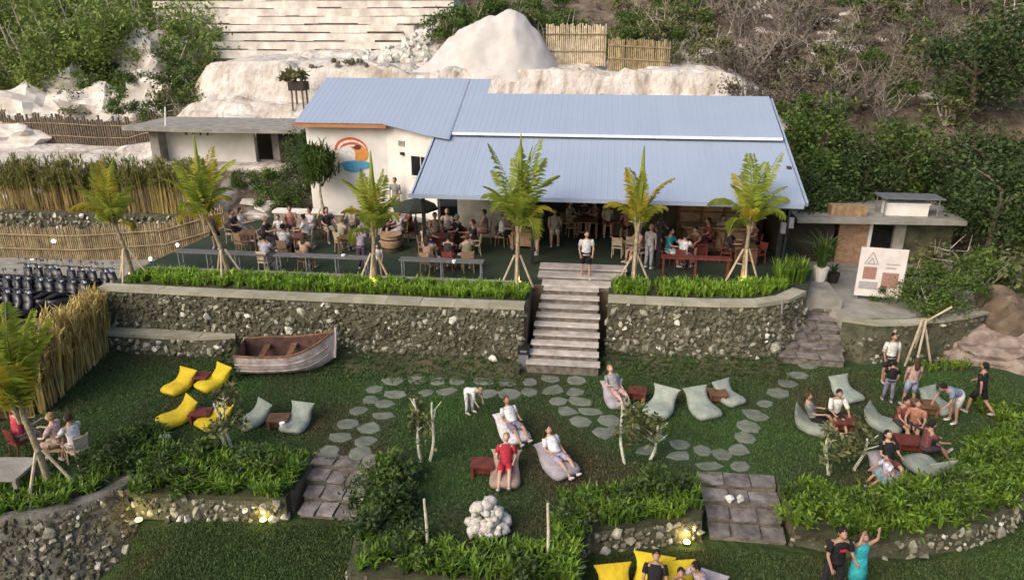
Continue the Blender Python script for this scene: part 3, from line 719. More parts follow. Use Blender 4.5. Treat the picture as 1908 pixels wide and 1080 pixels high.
b = MB(); b.box((0, 0, .22), (1.45, .6, .42)); b.build('crate_body', [m_woodt], t)
for i in range(4):
    b = MB(); b.box((-.54 + i * .36, -.312, .22), (.08, .022, .44)); b.build('batten', [m_ratt], t)
t = thing('white_tank', 'white rectangular tank on the shed roof', 'tank', (13.0, 32.5, 1.384))
b = MB(); b.box((0, 0, .26), (1.7, .6, .5)); b.build('tank_body', [m_white], t)
b = MB(); b.box((0, 0, .535), (1.76, .66, .05)); b.build('lid', [m_flash], t)
t = thing('metal_rack', 'thin grey metal rack standing over the white tank', 'rack', (13.1, 32.15, 1.384))
for sx in (-1.1, 1.05):
    for sy in (-.12, .85):
        b = MB(); b.tube((sx, sy, 0), (sx, sy, .78), .03); b.build('leg', [m_grey], t)
b = MB(); b.box((0, .35, .8), (2.5, 1.1, .05)); b.build('rack_top', [m_grey], t)
# sign board
p = G(1632, 560, ZR); t = thing('sign_board', 'large pale printed sign board standing beside the shed', 'sign', (p.x, p.y, ZR), R(-8))
m_board = mat('board_print', (.66, .61, .57), (.56, .51, .48), 2.5, .7); m_pk = mat('print_brown', (.34, .19, .155), (.24, .14, .11), 14, .7); m_gr = mat('print_grey', (.36, .35, .36), (.28, .27, .28), 14, .7)
b = MB(); b.box((0, 0, 1.12), (1.62, .07, 1.9)); b.build('panel', [m_board], t)
for sx in (-.7, .7):
    b = MB(); b.box((sx, .06, .55), (.07, .07, 1.1)); b.build('leg', [m_grey], t)
b = MB(); yy = -.039
for a, c in (((-.62, 1.45), (-.38, 1.9)), ((-.38, 1.9), (-.14, 1.45)), ((-.62, 1.45), (-.14, 1.45)), ((-.5, 1.45), (-.38, 1.68)), ((-.38, 1.68), (-.26, 1.45))):
    a = Vector((a[0], 0, a[1])); c = Vector((c[0], 0, c[1])); dd = (c - a).normalized(); q = Vector((-dd.z, 0, dd.x)) * .022
    b.add([a + q + Vector((0, yy, 0)), a - q + Vector((0, yy, 0)), c - q + Vector((0, yy, 0)), c + q + Vector((0, yy, 0))], [(0, 1, 2, 3)], 1)
for x0, x1, z0, z1, mi in ((-.62, -.16, .85, 1.33, 0), (-.7, -.05, .45, .75, 1), (.05, .62, .55, 1.15, 0), (.12, .5, 1.3, 1.36, 1), (.12, .6, 1.45, 1.5, 1)):
    b.add([(x0, yy - .002, z0), (x1, yy - .002, z0), (x1, yy - .002, z1), (x0, yy - .002, z1)], [(0, 1, 2, 3)], mi)
b.build('print', [m_pk, m_gr], t)

# ------------------------------------------------------------------ bamboo fences (canes joined by panel)
def bamboo_fence(label, path, h, r=.05, pale=False, panel=2.4, jag=.12, name='bamboo_fence', zf=None, mt=None):
    t = thing(name, label, 'fence'); path = [Vector(p) for p in path]
    L = sum((path[i + 1] - path[i]).length for i in range(len(path) - 1)); n = int(L / (r * 1.9)); per = max(1, int(panel / (r * 1.9)))
    b = MB(); c = 0
    for i in range(n):
        q, d_ = along(path, (i + .5) / n); hh = h + rnd.uniform(-jag, jag)
        z = q.z if zf is None else zf(q.x, q.y)
        b.loft([(q.x, q.y, z - .2), (q.x + rnd.uniform(-.03, .03), q.y + rnd.uniform(-.02, .02), z + hh)], [r, r * .9], n=5)
        c += 1
        if c == per or i == n - 1:
            b.build('bamboo_panel', [mt or (m_bamp if pale else m_bam)], t); b = MB(); c = 0
    for k in (.3, .75):
        b = MB(); m_ = 12
        b.loft([along(path, i / m_)[0] + Vector((0, -.09, h * k)) if zf is None else Vector((along(path, i / m_)[0].x, along(path, i / m_)[0].y - .09, zf(along(path, i / m_)[0].x, along(path, i / m_)[0].y) + h * k)) for i in range(m_ + 1)], [.035] * (m_ + 1), n=5); b.build('rail', [m_bam], t)
    return t
bamboo_fence('tan bamboo screen behind the parked motorcycles', [(-34, 29.9, -1.3), (-24, 30.0, -1.25), (-20, 30.6, -1.0), (-17.5, 31.6, -.35)], 1.5, .05)
bamboo_fence('tall pale bamboo fence panel beside the sand pile', [(-3.6, 46.0, 6.9), (.0, 46.2, 6.9)], 2.15, .06, True, jag=.1)
bamboo_fence('lower brown bamboo fence right of the pale fence panel', [(.1, 46.0, 6.7), (3.7, 45.2, 6.55)], 1.6, .06, False, jag=.1)
bamboo_fence('weathered brown fence crossing below the left rocks', [(-43, 46.3, 0), (-35, 46, 0), (-29.2, 46.0, 0)], 1.8, .09, False, jag=.25, mt=m_barkd, zf=lambda x, y: hgt(x, y)[0])

# ------------------------------------------------------------------ sand pile, rocks, rubble
def rock(label, c, rx, ry, rz, m, name='limestone_boulder', cat='rock', amp=.22, sub=4, cone=0.0, seed=0):
    bm = bmesh.new(); bmesh.ops.create_icosphere(bm, subdivisions=sub, radius=1)
    for v in bm.verts:
        p = v.co.copy(); n_ = noise.noise(p * 1.4 + Vector((seed, 0, 0))) * amp + noise.noise(p * 4 + Vector((seed, 3, 0))) * amp * .4 + noise.noise(p * 10 + Vector((seed, 3, 0))) * amp * .28 + (abs(noise.noise(p * 2.6 + Vector((0, seed, 0)))) - .2) * amp * .8
        if cone:
            z = p.z; rr = math.hypot(p.x, p.y)
            zz = (1 - rr) ** 1.0 * .9 + .12 * (1 - rr * rr) if z > 0 else -.1
            v.co = Vector((p.x * (1 + n_ * .5), p.y * (1 + n_ * .5), zz + n_ * .25 * (1 - .5 * rr)))
        else: v.co = p * (1 + n_)
        v.co.x *= rx; v.co.y *= ry; v.co.z *= rz
    me = bpy.data.meshes.new(name); bm.to_mesh(me); bm.free(); me.materials.append(m)
    o = ob(name, me, None, label, cat); o.location = c; return o
def sand_pile():
    n, m_ = 56, 40; vs = []; x0, x1, y0, y1 = -11.6, -2.6, 41.8, 49.5
    for j in range(m_ + 1):
        for i in range(n + 1):
            x = x0 + (x1 - x0) * i / n; y = y0 + (y1 - y0) * j / m_; u_ = (x + 5.7); w_ = (y - 45.6) / 3.6
            e = (-u_ / 5.4) if u_ < 0 else (u_ / 2.9); d_ = math.sqrt(e * e * .9 + w_ * w_)
            h_ = 4.3 * max(0, 1 - d_) ** .95; h_ = 2.7 + .75 * math.tanh((h_ - 2.7) / 1.1) if h_ > 2.7 else h_
            h_ += (noise.noise((x * .7, y * .7, 4)) * .42 + noise.noise((x * 2.2, y * 1.2, 4)) * .16 + noise.noise((x * 5, y * 3, 4)) * .06) * min(1, h_)
            vs.append((x, y, 6.45 + h_ - (.6 if d_ > 1.05 else 0)))
    fs = [(j * (n + 1) + i, j * (n + 1) + i + 1, (j + 1) * (n + 1) + i + 1, (j + 1) * (n + 1) + i) for j in range(m_) for i in range(n)]
    b = MB(); b.add(vs, fs); b.build('sand_pile', [m_limew], None, True, label='tall heap of white sand behind the roof', cat='sand')
sand_pile()
# quarry benches: rows of cut limestone blocks, each row standing back from the one below
qb = thing('quarry_benches', 'tiers of cut white limestone rising behind the quarry floor', 'quarry')
for k in range(11):
    y = 54.2 + k * .95; x = -33.5 - k * .4 + rnd.uniform(-1, 0); xe = -14.2 + rnd.uniform(-1.2, .4) + k * .05
    while x < xe:
        w = rnd.uniform(.6, 3.0); yo = rnd.uniform(-.07, .07); z0 = 6.6 + k * .60; zt = z0 + .60 + rnd.uniform(-.05, .03); rc = rnd.choice([.0, .13, .16, .2, .22, .24])
        fr = lambda xx: y + .35 * noise.noise((xx * .35, k * 3.7, 1.2)) + .12 * noise.noise((xx * 1.7, k * 5.1, 2.2)); b = MB(); zt = z0 + .60 + .05 * noise.noise((x * .3, k, 0)); nn_ = max(2, int(w / .5))
        b.prism([(x + w * q / nn_ - (.002 if q == nn_ else 0), fr(x + w * q / nn_)) for q in range(nn_ + 1)] + [(x + w - .002, y + 3.2), (x, y + 3.2)], z0 + rc - .1, zt); b.build('limestone_block', [m_lime], qb)
        if rc: b = MB(); b.prism([(x, fr(x) + .3), (x + w - .002, fr(x + w) + .3), (x + w - .002, y + 3.0), (x, y + 3.0)], z0 - .6, z0 + rc - .095); b.build('limestone_block', [m_limed], qb)  # recess blocks: stains and shadow bands painted into the dark colour
        x += w
for i, (px, py, Y, rx, rz, lab) in enumerate(((60, 185, 50, 5.0, 2.6, 'large rounded limestone rock at the far left'), (130, 130, 53, 4.0, 2.6, 'domed limestone rock under the left trees'), (190, 175, 50, 3.2, 2.0, 'limestone rock spotted with bushes'), (275, 70, 54, 3.2, 2.4, 'pale limestone knob below bare branches'), (300, 150, 50, 3.0, 2.2, 'limestone rock beside the quarry floor'), (20, 220, 47.6, 4.0, 1.7, 'low limestone rock behind the weathered fence'), (960, 165, 43.0, .9, .6, 'pale limestone lump behind the roof'))):
    q = V(px, py, Y); rock(lab, (q.x, Y, q.z - rz * .8), rx, rx * .7, rz, m_lime, seed=i * 3.1 + 1, amp=.38)
rub = thing('rubble_heap', 'heap of broken white limestone blocks left of the sand pile', 'rubble')
for i in range(120):
    px, py = rnd.uniform(655, 800), rnd.uniform(55, 118)
    if py < 118 - (px - 640) * .42: continue
    Y = 54 - (py - 55) * .11; q = V(px, py, Y); z = hgt(q.x, Y)[0]
    place_stone(rub, (q.x, Y, max(z, min(q.z, z + 1.2))), rnd.uniform(.3, .95), ST_W)
o = rock('mound of reddish rocks at the right end of the walkway', (15.4, 27.2, -1.5), 1.9, 1.3, 1.3, m_dirt, 'rock_mound', 'rock', .45, 4, 0, 9)
o = rock('bare rocky bank at the right edge of the lawn', (15.2, 25.9, -2.3), 2.8, 1.3, 1.0, mat('pink_rock', (.30, .24, .20), (.17, .13, .105), 3, .95, .5, 9), 'rock_bank', 'rock', .4, 4, 0, 19)
cr = thing('coral_rock', 'rough white coral rock in the central garden bed', 'rock', G(910, 990, ZM))
for i in range(70):
    a = rnd.uniform(0, 6.28); rr = rnd.random() ** .6 * .46; z = rnd.uniform(.05, .72) * (1 - (rr / .5) ** 2) + .1
    bm = bmesh.new(); bmesh.ops.create_icosphere(bm, subdivisions=2, radius=rnd.choice([.07, .09, .12, .17]))
    for v in bm.verts: v.co *= 1 + .5 * noise.noise(v.co * 14 + Vector((i, 0, 0)))
    me = bpy.data.meshes.new('coral_lobe'); bm.to_mesh(me); bm.free(); me.materials.append(m_coral); me.polygons.foreach_set('use_smooth', [True] * len(me.polygons))
    o = ob('coral_lobe', me, cr); o.location = (rr * math.cos(a) * 1.05, rr * math.sin(a) * .9, z)
# ledge lines of rubble on the quarry floor
for lab, pts in (('line of dark rubble along the quarry floor', [(575, 98, 46.2), (690, 100, 46.2)]), ('row of loose pale stones below the quarry floor', [(420, 200, 42), (600, 195, 42)])):
    t = thing('rubble_row', lab, 'rubble')
    for i in range(26):
        k = rnd.random(); px = pts[0][0] + (pts[1][0] - pts[0][0]) * k; q = V(px, pts[0][1] + rnd.uniform(-6, 6), pts[0][2]); place_stone(t, (q.x, q.y, hgt(q.x, q.y)[0] + .05), rnd.uniform(.2, .5), ST_D if 'dark' in lab else ST_P)

# ------------------------------------------------------------------ wooden boat
def boat():
    t = thing('wooden_boat', 'old bleached wooden boat resting on the lawn by the long wall', 'boat', (-10.5, 21.9, ZM), R(12)); t.scale = (.92, 1.12, 1.3)
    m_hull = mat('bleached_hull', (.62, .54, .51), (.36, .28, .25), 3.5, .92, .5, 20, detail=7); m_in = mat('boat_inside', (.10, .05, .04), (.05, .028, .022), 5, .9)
    n = 18; outer = MB(); inner = MB(); rim = []
    def sec(k):
        x = -1.75 + 3.5 * k; w = .78 * (1 - max(0, (k - .45) / .55) ** 2.2) * (.86 + .14 * min(1, k / .2)); sheer = .62 + .42 * max(0, (k - .5) / .5) ** 1.8 + .06 * (1 - k); keel = .0 + .30 * max(0, (k - .72) / .28) ** 2
        return x, max(w, .015), sheer, keel
    for mbx, ins in ((outer, 0), (inner, .05)):
        vs = []; m_ = 9
        for i in range(n + 1):
            x, w, s, kz = sec(i / n); w = max(.008, w - ins); kz += ins
            for j in range(m_):
                a = math.pi * (j / (m_ - 1)); cx = -math.cos(a); yy = w * math.copysign(abs(cx) ** .75, cx); zz = kz + (s - kz) * (1 - math.sin(a) ** .8); vs.append((x, yy, zz))
        fs = []
        for i in range(n):
            for j in range(m_ - 1):
                a = i * m_ + j; q = (a, a + m_, a + m_ + 1, a + 1); fs.append(tuple(reversed(q)) if not ins else q)
        fs.append(tuple(range(m_)) if not ins else tuple(reversed(range(m_))))
        mbx.add(vs, fs)
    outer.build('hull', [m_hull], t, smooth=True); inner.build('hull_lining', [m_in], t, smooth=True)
    for s in (-1, 1):
        b = MB(); b.loft([(sec(i / n)[0], s * max(0, sec(i / n)[1] - .02), sec(i / n)[2]) for i in range(n + 1)], [.035] * (n + 1), n=6); b.build('gunwale', [m_wood], t)
        for k_ in (.35, .65):
            b = MB(); b.loft([(sec(i / n)[0], s * (sec(i / n)[1] * (.97 if k_ > .5 else .86) + .005), sec(i / n)[3] + (sec(i / n)[2] - sec(i / n)[3]) * k_) for i in range(n)], [.014] * n, n=5); b.build('strake', [m_hull], t)
    for x in (-.9, .1):
        b = MB(); b.box((x, 0, .48), (.22, 1.38, .04)); b.build('thwart', [m_wood], t)
    b = MB(); b.loft([(1.72, 0, .3), (1.8, 0, .75), (1.84, 0, 1.14)], [.05, .05, .045], n=6); b.build('stem_post', [m_hull], t)
boat()

# ------------------------------------------------------------------ palms
def frond_mesh(name, m, L=2.2, droop=.5, nl=42, wl=.62):
    """arched rachis in the x-z plane with drooping leaflets"""
    v = []; pts = []
    for i in range(nl + 1):
        k = i / nl; a = droop * k * k * 1.25
        x = pts[-1][0] + L / nl * math.sin(a) if pts else 0; z = pts[-1][1] + L / nl * math.cos(a) if pts else 0
        pts.append((x, z, a))
    def q4(a, b, c, d_): v.extend([a, b, c, d_])
    for i in range(nl):
        w0 = .028 * (1 - i / nl) + .006
        x0, z0, a0 = pts[i]; x1, z1, a1 = pts[i + 1]
        q4((x0, -w0, z0), (x0, w0, z0), (x1, w0 * .95, z1), (x1, -w0 * .95, z1))
        if i < 4: continue
        k = i / nl; ll = wl * math.sin(math.pi * min(1, .18 + .80 * k)) * rnd.uniform(.85, 1.1) + .08
        for s in (-1, 1):
            fwd = .75 + rnd.uniform(-.12, .12); dz = rnd.uniform(.3, .85)
            tx = x0 + ll * (math.sin(a0) * fwd + math.cos(a0) * .25 * dz); tz = z0 + ll * (math.cos(a0) * fwd - .15) - ll * dz * .55; ty = s * ll * .72
            mx, mz, my = x0 * .45 + tx * .55 + .02, z0 * .45 + tz * .55 + ll * .07, ty * .55
            h = .040
            q4((x0, 0, z0 - h * .5), (mx, my, mz - h), (tx, ty, tz), (mx, my, mz + h))
    return quads(name, np.array(v), m)
FR = {'g': [frond_mesh('frond', m_frond, L, dr) for L, dr in ((2.8, .3), (2.6, .8), (2.3, 1.6), (1.9, 2.3))],
      'y': [frond_mesh('frond', m_frondy, L, dr) for L, dr in ((2.6, .3), (2.4, .8), (2.1, 1.6), (1.7, 2.3))]}
def palm(label, base, ht, lean=(0, 0), sc=1.0, pal='g', n=13, spear=True, support=1.0, rot=0, sup_r=.6, mixy=.2, tmax=3):
    t = thing('palm_tree', label, 'palm tree', base)
    top = Vector((lean[0], lean[1], ht)); b = MB()
    cs = [Vector((lean[0] * k * k, lean[1] * k * k, ht * k - .1 * (1 - k))) for k in [i / 8 for i in range(9)]]
    b.loft(cs, [.10 - .04 * i / 8 for i in range(9)], n=8); b.build('trunk', [m_trunk], t, smooth=True)
    for i in range(n):
        k = i / n; az = rot + i * 2.4; tier = 0 if k < .3 else (1 if k < .6 else (2 if k < .85 else 3))
        tier = min(tier, tmax); pool = FR[('y' if pal == 'g' else 'g') if rnd.random() < mixy else pal]
        o = ob('frond', pool[tier], t); o.location = top + Vector((0, 0, -.28 * k))
        tilt = (.04, .15, .32, .7)[tier] + rnd.uniform(-.10, .22)
        o.rotation_euler = (0, tilt, az); s = sc * rnd.uniform(.75, 1.1); o.scale = (s, s, s)
    if spear:
        b = MB(); q = top; b.loft([q, q + Vector((.03, 0, 1.5 * sc)), q + Vector((.06, 0, 3.15 * sc))], [.05, .13, .02], n=6); b.build('spear_leaf', [m_frond], t)
    for i in range(5):
        b = MB(); a = i * 1.256 + rot; b.loft([top + Vector((.05 * math.cos(a), .05 * math.sin(a), -.45)), top + Vector((.13 * math.cos(a), .13 * math.sin(a), .05)), top + Vector((.2 * math.cos(a), .2 * math.sin(a), .5))], [.06, .05, .03], n=5); b.build('leaf_sheath', [m_trunk], t)
    if support:
        for i in range(3):
            a = R(-90 + (i - 1) * 100) + rnd.uniform(-.15, .15); k = support / ht; c = Vector((lean[0] * k * k, lean[1] * k * k, support))
            b = MB(); b.tube(c + Vector((.1 * math.cos(a), .1 * math.sin(a), .12)), (sup_r * math.cos(a), sup_r * math.sin(a), 0), .04); b.build('support_pole', [m_pole], t)
    return t
palm('young palm at the far left end of the terrace hedge', G(248, 518, 0), 2.2, (-.55, .2), .84, 'g', 15, False, 1.05, .3)
palm('palm with tall upright spear leaf, second from the left on the terrace', G(427, 520, 0), 2.5, (-.75, .2), .92, 'g', 16, True, 1.05, 1.1, mixy=.35)
palm('palm on the terrace in front of the painted wall', G(698, 526, 0), 2.1, (.05, .2), .88, 'g', 15, True, 1.0, 2.0, mixy=.3)
palm('full green palm just left of the central stairs', G(963, 535, 0), 2.4, (.05, .2), 1.0, 'g', 17, True, 1.1, .6, mixy=.1)
palm('thin yellowing palm right of the central stairs', G(1180, 528, 0), 2.35, (.05, .2), .86, 'y', 11, True, .95, 2.6, mixy=.35)
palm('green palm at the right end of the terrace hedge', G(1383, 525, 0), 2.35, (.1, .2), .92, 'g', 15, False, 1.15, 1.7, mixy=.15)
palm('big near palm in the left planter above the corner wall', G(93, 905, ZM), 2.25, (-.42, .1), 1.12, 'g', 17, True, .95, .9, sup_r=.72, mixy=.06, tmax=1)
# pandanus-like tree by the painted wall, staked
pt_ = G(605, 430, 0)
t = thing('pandanus_tree', 'dark bushy staked tree in front of the painted wall', 'tree', pt_)
b = MB(); b.loft([(0, 0, -.1), (.02, 0, .9), (-.05, 0, 1.8), (0, 0, 2.6)], [.07, .065, .06, .04], n=7); b.build('trunk', [m_bark], t)
ob('crown', blade_mesh('crown', clump_pts(420, 1.0, .9, 1.0, 10, 2.75, .3, .2), .6, m_leaf, 5, .06, 1.1), t)
for i in range(3):
    a = i * 2.1 - 1.2; b = MB(); b.tube((0, 0, 1.3), (.6 * math.cos(a), .6 * math.sin(a), 0), .035); b.build('support_pole', [m_pole], t)
t = thing('tree_stakes', 'bare wooden tripod stakes on the lawn at the right', 'stakes', G(1703, 680, ZM))
for i, (x, y) in enumerate(((-.35, -.1), (.6, .05), (.05, .5), (-.05, -.25))):
    b = MB(); b.tube((.0 + .04 * i, .05, 1.75), (x, y, -.05), .04); b.build('stake', [m_pole], t)
b = MB(); b.tube((.05, .05, 1.6), (.95, .25, 2.15), .035); b.build('stake', [m_pole], t)

# slender white-stemmed young trees
def sapling(label, base, stems, h, leaves=260, m=m_leafo, spread=.35, lsz=.16):
    t = thing('sapling', label, 'young tree', base)
    for i in range(stems):
        a = rnd.uniform(0, 6.28); q = Vector((.12 * math.cos(a), .12 * math.sin(a), 0)); hh = h * rnd.uniform(.7, 1.0)
        cs = [q + Vector((math.sin(k * 5 + a) * .05 + q.x * k * 1.6, math.cos(k * 4 + a) * .04 + q.y * k * 1.6, hh * k)) for k in [j / 6 for j in range(7)]]
        b = MB(); b.loft(cs, [.048 - .018 * j / 6 for j in range(7)], n=6); s_ = b.build('stem', [m_white_tr], t)
        for j in range(3):
            c = cs[3 + j]; a2 = rnd.uniform(0, 6.28); b = MB(); b.tube(c, c + Vector((.3 * math.cos(a2), .3 * math.sin(a2), .25)), .022, .012, 5); b.build('branch', [m_white_tr], s_)
    pts = clump_pts(leaves, spread, spread, h * .42, 10, h * .62, .3, .3); ob('leaves', leaf_mesh('leaves', pts, lsz, m, .2, .5), t)
    return t
sapling('white-stemmed young tree left of the central garden bed', G(795, 858, ZM), 2, 2.1, 420)
sapling('white-stemmed young tree right of the reclining guests', G(1170, 864, ZM), 1, 2.0, 260)
sapling('thin pale young tree beside the right hedge', G(1203, 858, ZM), 1, 1.6, 220)
sapling('young tree in front of the yellow bean bags', G(432, 835, ZM), 3, 1.9, 420, spread=.5)
sapling('white-trunked young tree in front of the right-hand guests', G(1548, 888, ZM), 1, 1.6, 240, spread=.4)
sapling('leaning pale young tree near the right-hand guests', G(1588, 872, ZM), 1, 1.5, 200, spread=.35)
for lab, px, py, h, py1 in (('white post among shrubs, left of the coral rock', 797, 1022, 1.35, 925), ('white post among shrubs, right of the coral rock', 1021, 1042, 1.5, 935)):
    b = MB(); b.loft([(0, 0, -.1), (0, 0, h * .5), (-.03, 0, h)], [.036, .036, .03], n=8); b.build('garden_post', [m_bamw], None, label=lab, cat='post', loc=G(px, py, ZM))

# ------------------------------------------------------------------ planted hedges and beds
def strip(path, w):
    path = [Vector((p[0], p[1])) for p in path]; L_ = []; R_ = []
    for i, p in enumerate(path):
        d_ = (path[min(i + 1, len(path) - 1)] - path[max(i - 1, 0)]).normalized(); n_ = Vector((-d_.y, d_.x)); ww = w[i] if isinstance(w, (list, tuple)) else w
        L_.append(p + n_ * ww / 2); R_.append(p - n_ * ww / 2)
    return [(q.x, q.y) for q in L_ + list(reversed(R_))]
def bed(label, poly, z, dens, h, m, m2=None, nb=7, w=.04, bump=.25, bushes=0, name='planted_bed', lean=.6, clump=.5):
    xs_ = [p[0] for p in poly]; n = 0
    A = abs(sum(poly[i][0] * poly[(i + 1) % len(poly)][1] - poly[(i + 1) % len(poly)][0] * poly[i][1] for i in range(len(poly)))) / 2
    t = thing(name, label, 'hedge')
    b = MB(); b.prism(poly, z - .1, z + .03); b.build('soil', [m_soil], t)
    pts = poly_pts(poly, int(A * dens), z, clump); ob('strap_leaves', blade_mesh('strap_leaves', pts, h, m, nb, w, lean), t)
    if m2:
        pts = poly_pts(poly, int(A * dens * .6), z, clump); ob('strap_leaves', blade_mesh('strap_leaves', pts, h * .8, m2, nb, w * 1.2, lean * 1.3), t)
    for i in range(bushes):
        q = poly_pts(poly, 1, z)[0]; r = rnd.uniform(.3, .55); p_ = clump_pts(420, r, r, r * .8, 7, r * .6, .35, .3) + np.array(q)
        ob('shrub_leaves', leaf_mesh('shrub_leaves', p_, .13, rnd.choice([m_leaf, m_leafd]), .4), t)
    return t
bed('long bright green hedge on top of the left wall', [(-17.4, 23.72), (-2.5, 23.72), (-2.45, 24.95), (-17.6, 24.95)], 0, 38, .40, m_bladeb, m_blade, 7, .045)
bed('bright green hedge on top of the right wall', [(.6, 24.75), (4.6, 24.75), (5.9, 25.2), (7.0, 26.2), (6.6, 26.7), (5.0, 26.2), (.6, 26.0)], 0, 38, .40, m_bladeb, m_blade, 7, .045)
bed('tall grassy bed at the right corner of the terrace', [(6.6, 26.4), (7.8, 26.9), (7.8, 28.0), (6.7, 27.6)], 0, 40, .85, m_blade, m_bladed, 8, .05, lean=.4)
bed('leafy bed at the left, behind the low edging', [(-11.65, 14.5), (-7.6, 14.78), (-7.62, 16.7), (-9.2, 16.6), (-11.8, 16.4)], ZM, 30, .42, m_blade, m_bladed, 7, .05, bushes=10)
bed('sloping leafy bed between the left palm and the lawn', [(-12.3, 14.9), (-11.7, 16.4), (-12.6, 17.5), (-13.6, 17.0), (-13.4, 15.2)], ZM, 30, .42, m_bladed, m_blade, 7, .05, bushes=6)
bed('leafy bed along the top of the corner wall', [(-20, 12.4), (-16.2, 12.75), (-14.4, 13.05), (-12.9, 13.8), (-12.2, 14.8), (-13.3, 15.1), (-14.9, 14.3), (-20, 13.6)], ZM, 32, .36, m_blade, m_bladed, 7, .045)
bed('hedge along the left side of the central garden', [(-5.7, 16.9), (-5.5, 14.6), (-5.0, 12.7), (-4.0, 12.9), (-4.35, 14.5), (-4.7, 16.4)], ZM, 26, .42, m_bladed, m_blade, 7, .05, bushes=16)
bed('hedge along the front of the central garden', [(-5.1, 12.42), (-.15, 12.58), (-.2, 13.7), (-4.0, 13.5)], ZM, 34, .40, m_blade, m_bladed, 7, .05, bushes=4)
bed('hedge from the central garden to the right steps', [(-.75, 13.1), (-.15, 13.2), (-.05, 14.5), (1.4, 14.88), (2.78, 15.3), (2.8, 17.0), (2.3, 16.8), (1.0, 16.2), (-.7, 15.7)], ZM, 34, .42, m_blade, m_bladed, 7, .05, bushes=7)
rp = [G(px, py, ZM).xy for px, py in ((1475, 945), (1600, 962), (1730, 948), (1825, 905), (1885, 850), (1900, 805), (1868, 772), (1820, 755))]
rw = [1.9, 1.7, 1.6, 1.6, 1.5, 1.3, .8, .3]
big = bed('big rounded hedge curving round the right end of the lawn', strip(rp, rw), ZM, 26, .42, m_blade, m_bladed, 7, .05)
for i in range(54):
    k = i / 53; q, _ = along([Vector((p_[0], p_[1], 0)) for p_ in rp], k); w_ = rw[min(7, int(k * 7))]; r = rnd.uniform(.32, .5) * (1 if k < .8 else .6)
    pp = clump_pts(420, r * 1.1, r * 1.1, r * .75, 8, ZM + r * .5, .34, .3) + np.array([q.x + rnd.uniform(-.34, .34) * w_, q.y + rnd.uniform(-.34, .34) * w_, 0])
    ob('shrub_leaves', leaf_mesh('shrub_leaves', pp, .15, m_blade if i % 3 else m_leaf, .55, .3), big)
bed('low grass tufts beyond the rounded hedge at the right edge', [(12.2, 19.0), (15, 20.6), (16, 23), (13.8, 22.4), (12.4, 20.6)], ZM, 14, .2, m_bladed, None, 6, .04)
bed('patch of bright weeds under the bare stakes', [(11.2, 24.2), (13.6, 24.8), (13.2, 25.6), (11.5, 25.0)], ZM, 40, .25, m_blade, None, 6, .04)
# reeds: stems with leafy tops
def reeds(label, poly, z, n, h, name='reed_hedge', hv=.25, leaf=m_leafo, zf=None, nl=4, ll=.42, le=1.2):
    t = thing(name, label, 'hedge'); pts = poly_pts(poly, n, z); b = MB(); tops = []
    for (x, y, z_) in pts:
        z_ = zf(x, y) if zf else z_; hh = h * rnd.uniform(1 - hv, 1 + hv); tx, ty = x + rnd.gauss(0, .12), y + rnd.gauss(0, .1)
        b.loft([(x, y, z_ - .1), (tx, ty, z_ + hh)], [.026, .012], n=4)
        for _ in range(nl): k = rnd.uniform(.55, 1.05); tops.append((x + (tx - x) * k, y + (ty - y) * k, z_ + hh * k))
    b.build('reed_stems', [m_reed], t)
    ob('reed_leaves', blade_mesh('reed_leaves', tops, ll, leaf, 5, .04, le), t); return t
reeds('row of tall reeds above the rubble wall at the far left', [(-31.5, 33.7), (-19.8, 33.7), (-19.6, 34.7), (-31.5, 34.7)], 0, 520, 2.1, leaf=m_reedl)
reeds('yellow reed screen along the left edge of the lawn', [(-18.3, 23.0), (-17.75, 23.0), (-16.7, 18.0), (-17.5, 17.6)], ZM, 760, 1.55, leaf=m_reed, nl=2, ll=.6, le=.45, hv=.35)
reeds('yellow reeds behind the near palm at the left', [(-19.6, 16.0), (-17.3, 18.2), (-17.8, 18.6), (-20.6, 16.6)], ZM, 320, 1.9, leaf=m_reed, nl=2, ll=.75, le=.45, hv=.35)

# ------------------------------------------------------------------ trees and brush of the hillside
def tree_proto(name, h, r, m, n=2600, lsz=.26, trunk=m_barkd, k=18, cz=.66, rzf=.42, limbs=6):
    t = ob(name, None); b = MB(); bend = rnd.uniform(-.3, .3)
    cs = [Vector((bend * q * q, 0, h * .8 * q - .3 * (1 - q))) for q in [i / 6 for i in range(7)]]
    b.loft(cs, [r * .075 * (1 - .6 * i / 6) + .02 for i in range(7)], n=7)
    for i in range(limbs):
        a = i * 2.4; c = cs[3 + i % 4]; e = c + Vector((r * .75 * math.cos(a), r * .75 * math.sin(a), h * .18)); b.loft([c, (c + e) / 2 + Vector((0, 0, .12)), e], [r * .035 + .012, r * .026 + .01, .01], n=5)
    b.build('trunk', [trunk], t)
    ob('crown', leaf_mesh('crown', clump_pts(n, r, r, h * rzf, k, h * cz), lsz, m, .25), t); return t
def bush_proto(name, r, m, n=900, lsz=.2, sticks=0, trunk=m_bark):
    t = ob(name, None)
    b = MB()
    for i in range(max(3, sticks)):
        a = rnd.uniform(0, 6.28); e = Vector((r * .9 * math.cos(a) * rnd.uniform(.4, 1.1), r * .9 * math.sin(a) * rnd.uniform(.4, 1.1), r * rnd.uniform(.7, 1.5))); mid = e * .5 + Vector((rnd.gauss(0, .12), rnd.gauss(0, .12), rnd.gauss(0, .1))) * r
        b.loft([(0, 0, -.2), mid, e], [.05 * r, .035 * r, .008], n=5)
        if sticks:
            for j in range(3):
                c = mid.lerp(e, rnd.uniform(.1, .8)); b.loft([c, c + Vector((rnd.gauss(0, .35), rnd.gauss(0, .35), rnd.gauss(.25, .25))) * r], [.022 * r, .005], n=4)
    b.build('branches', [trunk], t)
    if n: ob('leaves', leaf_mesh('leaves', clump_pts(n, r, r, r * .7, 11, r * .6), lsz, m, .3), t)
    return t
P = {}
